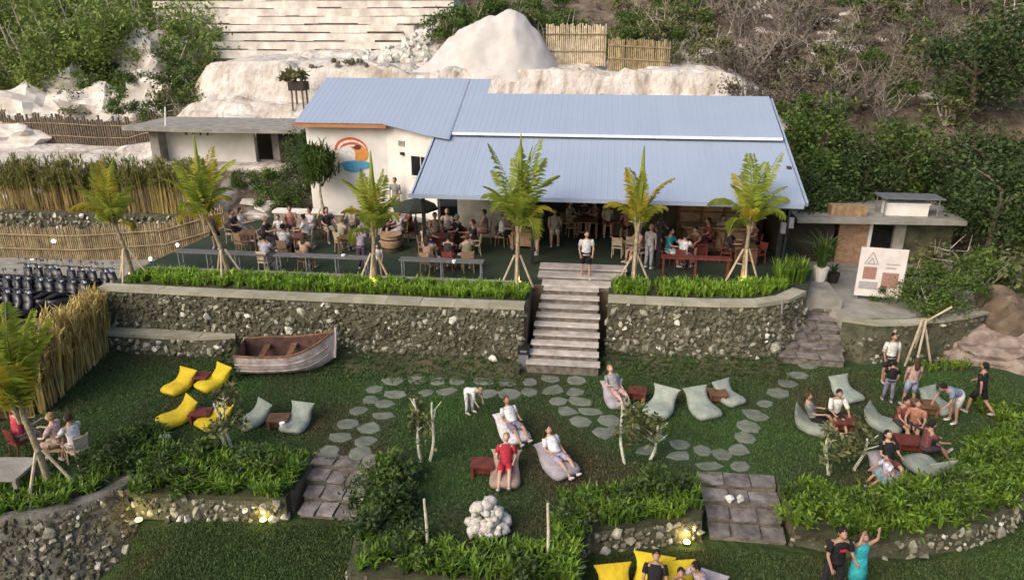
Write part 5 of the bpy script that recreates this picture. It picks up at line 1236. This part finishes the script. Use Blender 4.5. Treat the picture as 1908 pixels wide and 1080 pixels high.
def head_mesh(mb, c, up, fw, r=.105):
    x = up.cross(fw).normalized() * -1; y = fw; n, m_ = 10, 8; vs = []
    for i in range(m_ + 1):
        th = math.pi * i / m_
        for k in range(n):
            a = 6.2832 * k / n; sx = math.sin(th) * math.cos(a); sy = math.sin(th) * math.sin(a); sz = math.cos(th)
            wx = .78 * (1 - .18 * max(0, -sz)); wy = .94
            p_ = x * (sx * r * wx) + y * (sy * r * wy + (.014 if sy > .5 and -.6 < sz < .1 else 0)) + up * (sz * r * 1.18)
            if sy > .95 and abs(sz) < .25: p_ += y * .022
            vs.append(c + p_)
    fs = [(i * n + k, i * n + (k + 1) % n, (i + 1) * n + (k + 1) % n, (i + 1) * n + k) for i in range(m_) for k in range(n)]
    mb.add(vs, fs, 0)
    for s in (-1, 1):
        e = c + x * (s * r * .80) - up * .005; mb.loft([e - up * .028, e, e + up * .028], [.008, .016, .01], side=y, n=5)
        e = c + x * (s * .034) + y * (r * .88) + up * .012; mb.box(e, (.02, .012, .012), 1)
    e = c + y * (r * .86) - up * .055; mb.box(e, (.04, .012, .01), 2)
def person(label, p, face, pose='stand', shirt=(.6, .6, .6), pants=(.05, .05, .06), hair=HB, skin=0, sc=1.0, legs='shorts', sleeve=.5, longhair=False, hat=None, dress=False, shoes=(.5, .5, .5), group='guests', zoff=0.0, j=6, bag=None, print_=None):
    P_ = dict(POSE[pose])
    for k_ in P_:
        if k_ != 'seat': P_[k_] += rnd.uniform(-j, j) * (.5 if k_ in ('hl', 'hr', 't') else 1)
    def dirv(a, side=0.0):
        a = R(a); v = Vector((side, -math.sin(a), -math.cos(a))); return v.normalized()
    up = -dirv(180 - 0) if False else Vector((0, -math.sin(R(P_['t'])), math.cos(R(P_['t']))))
    pel = Vector((0, 0, 0)); spn = pel + up * .20; che = pel + up * .40; nck = pel + up * .55
    hup = (up + Vector((0, -.12 if P_['t'] > -20 else -.35, .6))).normalized(); hfw = Vector((0, -1, 0)); hfw = (hfw - hup * hfw.dot(hup)).normalized()
    if P_['t'] > 50: hup = (up + Vector((0, 0, .25))).normalized(); hfw = Vector((0, -.2, -1)); hfw = (hfw - hup * hfw.dot(hup)).normalized()
    hd = nck + hup * .145
    J = {}
    for s, n_ in ((1, 'l'), (-1, 'r')):
        hip = pel + Vector((s * .095, 0, -.03)); kn = hip + dirv(P_['h' + n_], s * .07) * .44; an = kn + dirv(P_['h' + n_] - P_['k' + n_], s * .02) * .42
        fa = P_['h' + n_] - P_['k' + n_]; toe = an + Vector((s * .03, -math.cos(R(max(-20, min(50, fa)))), math.sin(R(max(-20, min(50, fa)))) * .8 - .15)).normalized() * .17
        sh = che + up * .06 + Vector((s * .185, 0, 0)); el = sh + dirv(P_['a' + n_], s * .25) * .29; wr = el + dirv(P_['a' + n_] + P_['e' + n_], -s * .18) * .25
        hn = wr + (wr - el).normalized() * .07
        J[n_] = (hip, kn, an, toe, sh, el, wr, hn)
    if 'seat' in P_: off = P_['seat'] + .08
    else: off = .085 - min(J['l'][2].z, J['r'][2].z)
    O = Vector((0, 0, off))
    def S(v): return (v + O) * sc
    # body: skin modifier over the joint graph
    V_ = [pel, spn, che, nck, nck + hup * .07]; RR = [.125, .115, .13, .052, .05]; E_ = [(0, 1), (1, 2), (2, 3), (3, 4)]
    for n_ in 'lr':
        hip, kn, an, toe, sh, el, wr, hn = J[n_]; b0 = len(V_)
        V_ += [hip, hip.lerp(kn, .5), kn, kn.lerp(an, .35), an, toe, sh, sh.lerp(el, .5), el, wr, hn]; RR += [.088, .078, .056, .054, .038, .03, .062, .046, .038, .026, .03]
        E_ += [(0, b0), (b0, b0 + 1), (b0 + 1, b0 + 2), (b0 + 2, b0 + 3), (b0 + 3, b0 + 4), (b0 + 4, b0 + 5), (2, b0 + 6), (b0 + 6, b0 + 7), (b0 + 7, b0 + 8), (b0 + 8, b0 + 9), (b0 + 9, b0 + 10)]
    me = bpy.data.meshes.new('tmp'); me.from_pydata([S(v) for v in V_], E_, []); tmp = bpy.data.objects.new('tmp', me); COL.objects.link(tmp)
    tmp.modifiers.new('s', 'SKIN'); tmp.modifiers.new('d', 'SUBSURF').levels = 1
    for i, sv_ in enumerate(me.skin_vertices[0].data): sv_.radius = (RR[i] * sc, RR[i] * sc); sv_.use_root = (i == 0)
    dg = bpy.context.evaluated_depsgraph_get(); ev = tmp.evaluated_get(dg); bmx = ev.to_mesh()
    mb = MB(); mb.add([v.co.copy() for v in bmx.vertices], [tuple(f.vertices) for f in bmx.polygons], 0); ev.to_mesh_clear()
    bpy.data.objects.remove(tmp); bpy.data.meshes.remove(me)
    hm = MB(); head_mesh(hm, hd + O, hup, hfw); mb.add([Vector(v) * sc for v in hm.v], hm.f, 0)
    mb.m[-len(hm.f):] = hm.m
    for n_, s in (('l', 1), ('r', -1)):                # fingers
        wr, hn = J[n_][6], J[n_][7]; dd = (hn - wr).normalized(); side = Vector((1, 0, 0)); side = (side - dd * side.dot(dd)).normalized(); nrm_ = dd.cross(side)
        for i, ln in enumerate((.062, .075, .08, .07)):
            a0 = hn - dd * .02 + side * ((i - 1.5) * .017); mb.loft([S(a0), S(a0 + dd * ln * .55), S(a0 + dd * ln + nrm_ * s * .02)], [.009 * sc, .008 * sc, .006 * sc], n=4)
        a0 = wr + dd * .03 + side * (-s * .025); mb.loft([S(a0), S(a0 + dd * .035 - side * s * .03), S(a0 + dd * .07 - side * s * .03)], [.011 * sc, .010 * sc, .007 * sc], n=4)
    t = thing('person', label, 'person', Vector(p) + Vector((0, 0, zoff)), R(face), group)
    msk = mat('skin_%d' % skin, SK[skin], tuple(x * .85 for x in SK[skin]), 8, .6); body = mb.build('body', [msk, mat('eye_dark', (.02, .015, .012)), mat('lip', (.30, .12, .10))], t, smooth=True)
    side = (1, 0, 0)
    # shirt
    b = MB(); hem = pel - up * (.06 if not dress else .02)
    b.loft([S(hem), S(pel + up * .06), S(spn), S(che - up * .02), S(che + up * .075), S(nck - up * .03)], [(.175 * sc, .14 * sc), (.168 * sc, .132 * sc), (.16 * sc, .125 * sc), (.185 * sc, .135 * sc), (.17 * sc, .11 * sc), (.07 * sc, .065 * sc)], side, 12)
    for n_ in 'lr':
        sh, el, wr = J[n_][4:7]; e = sh.lerp(el, min(1, sleeve * 1.3)) ; pts = [S(sh - (el - sh) * .12), S(sh.lerp(el, .15)), S(e)]; rr = [.06 * sc, .072 * sc, .066 * sc]
        if sleeve > .9: pts += [S(el.lerp(wr, .9))]; rr += [.045 * sc]
        if sleeve > .05: b.loft(pts, rr, side, 8)
    b.build('shirt' if not dress else 'dress_top', [fab(shirt)], t, smooth=True)
    if print_:
        b = MB(); c0 = che + up * -.02; f_ = Vector((0, -1, 0)); f_ = (f_ - up * f_.dot(up)).normalized() * .15; cx = Vector((.07, 0, 0)); b.add([S(c0 + f_ - cx - up * .04), S(c0 + f_ + cx - up * .04), S(c0 + f_ + cx + up * .03), S(c0 + f_ - cx + up * .03)], [(0, 1, 2, 3)]); b.build('shirt_print', [fab(print_)], t)
    # lower clothing
    if dress:
        b = MB(); kk = (J['l'][1] + J['r'][1]) / 2; hp = pel - up * .02; b.loft([S(spn), S(hp), S(hp.lerp(kk, .5)), S(kk)], [(.15 * sc, .12 * sc), (.185 * sc, .16 * sc), (.22 * sc, .17 * sc), (.25 * sc, .18 * sc)], side, 12); b.build('skirt', [fab(shirt)], t, smooth=True)
    else:
        b = MB(); b.loft([S(pel + up * .09), S(pel), S(pel - up * .07)], [(.16 * sc, .125 * sc), (.18 * sc, .14 * sc), (.155 * sc, .12 * sc)], side, 12)
        for n_ in 'lr':
            hip, kn, an = J[n_][:3]
            if legs == 'shorts': b.loft([S(hip - (kn - hip) * .12), S(hip.lerp(kn, .3)), S(hip.lerp(kn, .82))], [.095 * sc, .10 * sc, .092 * sc], side, 9)
            else: b.loft([S(hip - (kn - hip) * .12), S(hip.lerp(kn, .3)), S(kn), S(kn.lerp(an, .5)), S(kn.lerp(an, .93))], [.095 * sc, .097 * sc, .072 * sc, .066 * sc, .058 * sc], side, 9)
        b.build('shorts' if legs == 'shorts' else 'trousers', [fab(pants)], t, smooth=True)
    for n_ in 'lr':
        an, toe = J[n_][2], J[n_][3]; b = MB(); fwd = (toe - an); b.loft([S(an - fwd * .25 - Vector((0, 0, .03))), S(an.lerp(toe, .35) - Vector((0, 0, .03))), S(an.lerp(toe, 1.0) - Vector((0, 0, .012))), S(an.lerp(toe, 1.2) - Vector((0, 0, .02)))], [(.036 * sc, .045 * sc), (.045 * sc, .048 * sc), (.045 * sc, .03 * sc), (.02 * sc, .015 * sc)], side, 8); b.build('shoe', [fab(shoes)], t, smooth=True)
    # hair or hat
    b = MB(); bk = -hfw
    if hat:
        b.loft([S(hd + hup * .05), S(hd + hup * .06), S(hd + hup * .065), S(hd + hup * .13), S(hd + hup * .15)], [.17 * sc, .18 * sc, .11 * sc, .095 * sc, .04 * sc], side, 14); b.build('hat', [fab(hat)], t)
        b = MB()
    c = hd + bk * .018; b.loft([S(c - hup * .06 + bk * .03), S(c - hup * .01 + bk * .022), S(c + hup * .05 + bk * .008), S(c + hup * .105), S(c + hup * .135)], [(.075 * sc, .075 * sc), (.092 * sc, .092 * sc), (.094 * sc, .105 * sc), (.07 * sc, .078 * sc), (.02 * sc, .02 * sc)], side, 12)
    if longhair: b.loft([S(c + hup * .06 + bk * .05), S(c - hup * .05 + bk * .07), S(c - hup * .2 + bk * .08), S(c - hup * .32 + bk * .07)], [(.08 * sc, .05 * sc), (.095 * sc, .05 * sc), (.09 * sc, .04 * sc), (.05 * sc, .02 * sc)], side, 9)
    b.build('hair', [fab(hair)], t, smooth=True)
    if bag:
        b = MB(); b.loft([S(che + up * .1 + Vector((.1, -.06, 0))), S(che + Vector((.02, -.15, -.05))), S(spn + Vector((-.14, -.12, 0)))], [.02 * sc] * 3, n=5); b.build('bag_strap', [fab(bag)], t)
    return t
def seat_person(label, px, py, face, kind='r', clabel=None, pose='sit', z=0.0, **k):
    p_ = G(px, py, z); k.setdefault('sc', 1.08); person(label, p_, face, pose, **k)
    a = R(face); chair(clabel or ('chair under the ' + label.split(' seated')[0].replace('guest in ', 'guest in ')), p_ + Vector((0, 0, 0)), a, kind)
W, LI, PK, TN, KH = (.70, .69, .69), (.36, .31, .40), (.55, .28, .27), (.42, .29, .21), (.40, .36, .27)
DK, BK, GY, TQ, RD = (.045, .035, .04), (.015, .015, .017), (.28, .28, .29), (.03, .36, .42), (.42, .03, .05)
person('guest in dark clothes standing behind the second palm', G(405, 463, 0), 10, 'stand', DK, BK, shoes=(.6, .6, .6))
seat_person('guest in white seated at the far left table', 452, 448, 90, 'r', 'rattan chair at the far left table', shirt=W, pants=GY)
seat_person('guest in black seated sideways, left of the white shirts', 497, 466, 90, 'w', 'pale chair with the guest in black', shirt=DK, pants=DK, hair=HG, legs='trousers')
seat_person('child in white seated behind the brown table', 524, 448, 0, 'r', 'chair behind the brown table', shirt=W, pants=GY, sc=.85)
seat_person('guest in white shirt seated with back to the view', 532, 484, 180, 'r', 'chair with its back to the view at the brown table', shirt=W, pants=BK, legs='trousers')
seat_person('guest in white seated right of the brown table', 574, 462, -75, 'w', 'pale chair right of the brown table', shirt=W, pants=TN)
seat_person('guest in pale lilac seated at the long bar table', 497, 506, 175, 'w', 'stool-chair under the pale lilac guest', shirt=(.50, .48, .55), pants=(.45, .44, .5), legs='trousers')
seat_person('guest in tan and pink seated at the long bar table', 570, 504, 170, 'r', 'chair under the tan and pink guest', shirt=TN, pants=PK, hair=HN, longhair=True)
seat_person('guest in khaki seated by the lilac guest', 638, 468, 150, 'w', 'pale chair with the guest in khaki', shirt=KH, pants=KH, hair=HL)
person('guest in lilac shirt and dark trousers standing by the drum table', G(676, 502, 0), 165, 'phone', LI, (.07, .045, .08), HG, legs='trousers')
person('small child in white beside the palm trunk', G(706, 514, 0), 20, 'stand', W, TN, HN, sc=.72)
seat_person('dark-haired guest in black seated beside the parasol', 722, 445, 0, 'd', 'dark chair beside the parasol', shirt=DK, pants=DK)
seat_person('guest in lilac grey seated behind the drum table', 748, 452, -40, 'r', 'rattan chair behind the drum table', shirt=(.42, .38, .44), pants=(.42, .38, .44), hair=HG)
person('person in grey standing against the white wall', Vector((-9.35, 32.2, .72)), -10, 'stand', GY, GY, HB, legs='trousers')
b = MB(); b.prism([(-10.6, 31.5), (-8.2, 31.0), (-7.5, 31.6), (-9.85, 32.93), (-11.8, 32.9)], -.05, .72); b.build('raised_landing', [m_conc], None, label='raised grey landing at the foot of the slanting white wall', cat='landing')
seat_person('woman in pale top and blue shorts seated at the dark red table', 793, 478, 60, 'r', 'chair under the woman in blue shorts', shirt=(.58, .50, .42), pants=(.05, .09, .35), hair=HL, longhair=True)
seat_person('brown-haired guest behind the dark red table', 812, 458, 20, 'd', 'dark chair behind the dark red table', shirt=TN, pants=BK, hair=HN)
seat_person('grey-haired guest in black seated at the dark red table', 856, 462, -50, 'd', 'dark chair under the grey-haired guest', shirt=BK, pants=DK, hair=HG, legs='trousers')
seat_person('guest in black top with bare legs on the chair right of the dark red table', 884, 474, -70, 'w', 'pale chair right of the dark red table', shirt=DK, pants=PK, hair=HN)
seat_person('guest in tan at the bar table left of the stairs', 797, 508, 165, 'r', 'chair at the left end of the grey bar table', shirt=TN, pants=PK, hair=HN, longhair=True)
seat_person('dark-haired guest in black at the bar table left of the stairs', 836, 506, 180, 'd', 'dark chair at the grey bar table', shirt=DK, pants=PK)
seat_person('guest in olive at the bar table left of the stairs', 872, 506, 200, 'r', 'chair at the right end of the grey bar table', shirt=(.20, .20, .13), pants=PK, hair=HN)
seat_person('guest in white seated left of the tan table', 935, 458, 75, 'r', 'rattan chair left of the tan table', shirt=W, pants=BK, hair=HN)
seat_person('guest in dark red behind the palm trunk', 972, 445, 0, 'd', 'dark chair behind the tan table', shirt=(.16, .04, .04), pants=DK, hair=HN)
person('guest in tan standing right of the tan table', G(1000, 474, 0), -60, 'phone', TN, TN, HN, legs='trousers')
seat_person('guest in grey top and beige shorts seated under the roof', 1033, 452, 5, 'r', 'rattan chair under the guest in beige shorts', pose='sitback', shirt=(.33, .28, .23), pants=(.55, .47, .36), hair=HN)
person('man in white shirt and black shorts at the top of the stairs', G(1090, 524, .0) + Vector((0, .25, .02)), 8, 'stand', (.74, .74, .74), BK, HB, shoes=(.7, .7, .7), sc=1.05)
seat_person('guest in cream top seated deep under the roof', 1132, 436, 0, 'w', 'pale chair deep under the roof', shirt=(.52, .46, .36), pants=(.18, .05, .05), hair=HN)
seat_person('guest in dark clothes at the brown table deep under the roof', 1088, 428, 0, 'd', 'dark chair deep under the roof', shirt=DK, pants=DK)
seat_person('guest in dusty pink seated right of the thin palm', 1190, 488, -60, 'w', 'pale chair right of the thin palm', shirt=(.40, .28, .27), pants=(.30, .18, .19), hair=HL)
person('guest in grey standing right of the thin palm', G(1208, 500, 0), 140, 'stand', (.34, .33, .36), (.3, .3, .33), HL, legs='trousers')
seat_person('guest in turquoise shirt seated at the dark red table', 1243, 492, 60, 'd', 'dark chair under the turquoise shirt', shirt=TQ, pants=W)
seat_person('guest in white with dark hair in front of the turquoise shirt', 1270, 502, 150, 'd', 'dark chair in front of the dark red table', shirt=W, pants=W)
seat_person('guest in brown seated behind the dark red table', 1297, 480, -30, 'd', 'dark chair behind the right dark red table', pose='lean', shirt=(.24, .12, .08), pants=(.28, .05, .05))
seat_person('guest in black and white behind the right end palm', 1352, 488, 80, 'd', 'dark chair left of the right end palm', shirt=DK, pants=DK, sleeve=.9)
for px, py, f, k_, lab in ((1150, 478, 170, 'w', 'empty pale chair left of the thin palm'), (1172, 476, 190, 'w', 'empty pale chair just behind the thin palm'), (690, 435, 30, 'r', 'empty rattan chair behind the lilac guest'), (1065, 440, 20, 'r', 'empty rattan chair left of the deep brown table'), (1410, 492, -60, 'd', 'empty dark chair right of the right end palm'), (455, 470, 150, 'r', 'empty rattan chair at the far left table'), (1115, 420, -20, 'd', 'empty dark chair at the back under the roof'), (930, 430, 10, 'r', 'empty rattan chair behind the guest in white')):
    chair(lab, G(px, py, 0), R(f), k_)
crowd = [(585, 446, -30, 'r', (.62, .60, .60), GY, HB, 'guest in off-white at the table near the pandanus tree'), (612, 447, 40, 'd', DK, KH, HB, 'guest in black top near the pandanus stakes'), (660, 444, -20, 'r', (.34, .30, .24), DK, HG, 'grey-haired guest in brown behind the lilac guest'), (766, 446, -60, 'd', (.20, .07, .07), DK, HN, 'guest in maroon under the parasol'), (835, 450, 0, 'd', (.50, .42, .36), BK, HL, 'fair-haired guest at the back of the dark red table'), (905, 452, -80, 'r', (.30, .20, .16), PK, HN, 'guest in brown left of the palm by the stairs'), (953, 440, 30, 'r', (.45, .34, .28), DK, HB, 'guest in beige at the tan table'), (1058, 432, 60, 'r', (.35, .31, .28), DK, HN, 'guest in taupe left of the deep brown table'), (1110, 432, -50, 'd', (.17, .08, .06), DK, HB, 'guest in dark brown at the deep brown table'), (1168, 446, -20, 'r', (.40, .20, .16), DK, HN, 'guest in rust behind the thin palm'), (1225, 462, 30, 'd', (.13, .10, .12), DK, HB, 'guest in charcoal left of the turquoise shirt'), (1318, 470, -70, 'd', (.30, .09, .07), DK, HB, 'guest in brick red right of the dark red table'), (1340, 462, 20, 'd', (.44, .36, .30), BK, HN, 'guest in sand colour behind the right end palm'), (1402, 474, -60, 'd', (.22, .10, .06), DK, HB, 'guest in dark orange at the orange-brown table'), (545, 444, 20, 'r', (.40, .20, .16), DK, HN, 'guest in rust red behind the brown table'), (436, 452, 80, 'w', (.08, .06, .07), BK, HB, 'guest in black at the far left table')]
for px, py, f, k_, sh_, pn, hr, lab in crowd:
    seat_person(lab, px, py, f, k_, 'chair of the ' + lab, shirt=sh_, pants=pn, hair=hr, skin=rnd.choice([0, 1, 1]), longhair=rnd.random() < .4)
# guests on the lawn
person('child in white stooping on the stepping stones', G(872, 768, ZM), 60, 'bend', W, (.66, .66, .66), HL, 3, .78, 'trousers', .9)
def on_bag(label, px, py, face, pose='recline', z=ZM, **k): person(label, G(px, py, z), face, pose, **k)
on_bag('guest in white lying back on the white bean bag', 955, 809, 35, shirt=W, pants=(.22, .19, .26), skin=1, hair=HN)
on_bag('dark-haired guest in white top on the lilac grey bean bag', 1036, 868, 40, shirt=(.78, .78, .78), pants=LI, longhair=True, shoes=(.6, .6, .6))
on_bag('guest in red on the tan bean bag', 942, 886, 4, shirt=RD, pants=RD, hair=HL, skin=3, shoes=(.6, .58, .6))
on_bag('guest in grey on the grey bean bag near the stairs', 1146, 745, 30, shirt=GY, pants=(.5, .3, .3), hair=HL, skin=3)
person('person in white shirt standing at the back of the right-hand group', G(1650, 712, ZM), 5, 'stand', (.68, .68, .62), DK, HB, 1, sleeve=.9)
person('child in black standing in front of the white-shirted person', G(1652, 748, ZM), 175, 'stand', BK, (.20, .18, .24), HB, 1, .82, 'trousers')
person('woman in pinkish top and denim shorts in the right-hand group', G(1690, 758, ZM), 190, 'stand', (.45, .30, .26), (.28, .34, .45), HN, 1, .95, longhair=True)
person('man in blue-grey shirt and white shorts bending over', G(1775, 786, ZM), -70, 'bend', (.20, .25, .36), (.60, .57, .55), HB, 1, 1.0, shoes=(.75, .75, .75))
person('person in black walking at the right edge of the lawn', G(1817, 772, ZM), -140, 'walk', BK, BK, HB, 1, 1.0)
person('person in white shirt seated facing the view at the low table', G(1551, 788, ZM), 5, 'floor', (.70, .70, .64), BK, HB, 1, zoff=.15, sleeve=.9)
on_bag('guest in grey leaning from the left bean bag to the low table', 1512, 797, 78, 'lounge', shirt=(.20, .22, .21), pants=BK, hair=HN)
person('guest in dark red seated in the middle of the right-hand group', G(1672, 800, ZM), 20, 'floor', (.20, .06, .05), DK, HB, 1, zoff=.1)
person('guest in orange-brown seated in the middle of the right-hand group', G(1700, 806, ZM), -25, 'floor', (.38, .17, .11), DK, HN, 1, zoff=.1)
on_bag('guest in black top seated at the front of the right-hand group', 1650, 880, 10, 'lounge', shirt=BK, pants=(.16, .05, .05), longhair=True)
person('child in white and turquoise sitting in front of the woman in black', G(1652, 896, ZM), -70, 'floor', (.55, .58, .72), (.03, .40, .50), HB, 1, .8)
person('guest in dark red leaning over the table at the right', G(1718, 852, ZM), 100, 'floor', (.14, .05, .05), DK, HB, 1, zoff=.12)
# left corner
seat_person('guest in red floral shirt seated at the left edge', 44, 846, 160, 'd', 'dark chair under the red floral shirt', z=ZM, shirt=(.50, .06, .08), pants=(.42, .36, .36), hair=HL, skin=3)
seat_person('guest in white with a dark strap seated right of the near palm', 150, 862, -110, 'w', 'pale chair under the guest with the dark strap', z=ZM, shirt=(.66, .64, .66), pants=(.4, .35, .36), hair=HN, bag=(.02, .02, .03))
seat_person('guest in pale pink seated beside the near palm trunk', 118, 858, -80, 'r', 'rattan chair beside the near palm trunk', z=ZM, shirt=(.55, .40, .40), pants=(.36, .26, .2), hair=HL, skin=3)
# lower lawn
on_bag('guest in black on the middle yellow bean bag', 1217, 1118, -4, 'lounge', ZL, shirt=BK, pants=BK, skin=1)
on_bag('guest in lilac with dark hair at the bottom edge', 1312, 1128, -60, 'lean', ZL, shirt=(.38, .34, .42), pants=DK, skin=1)
on_bag('dark-haired child at the bottom edge by the yellow bean bag', 1264, 1138, 0, 'lounge', ZL, shirt=DK, pants=DK, skin=1, sc=.85)
person('person in black shirt with a red print standing on the lower lawn', G(1545, 1112, ZL), 12, 'reach', BK, (.02, .02, .025), HB, 1, 1.06, 'trousers', print_=(.6, .03, .03))
person('woman in turquoise dress raising her arms on the lower lawn', G(1590, 1105, ZL), 20, 'arms', (.04, .42, .46), BK, HN, 0, .92, dress=True, longhair=True, sleeve=0)
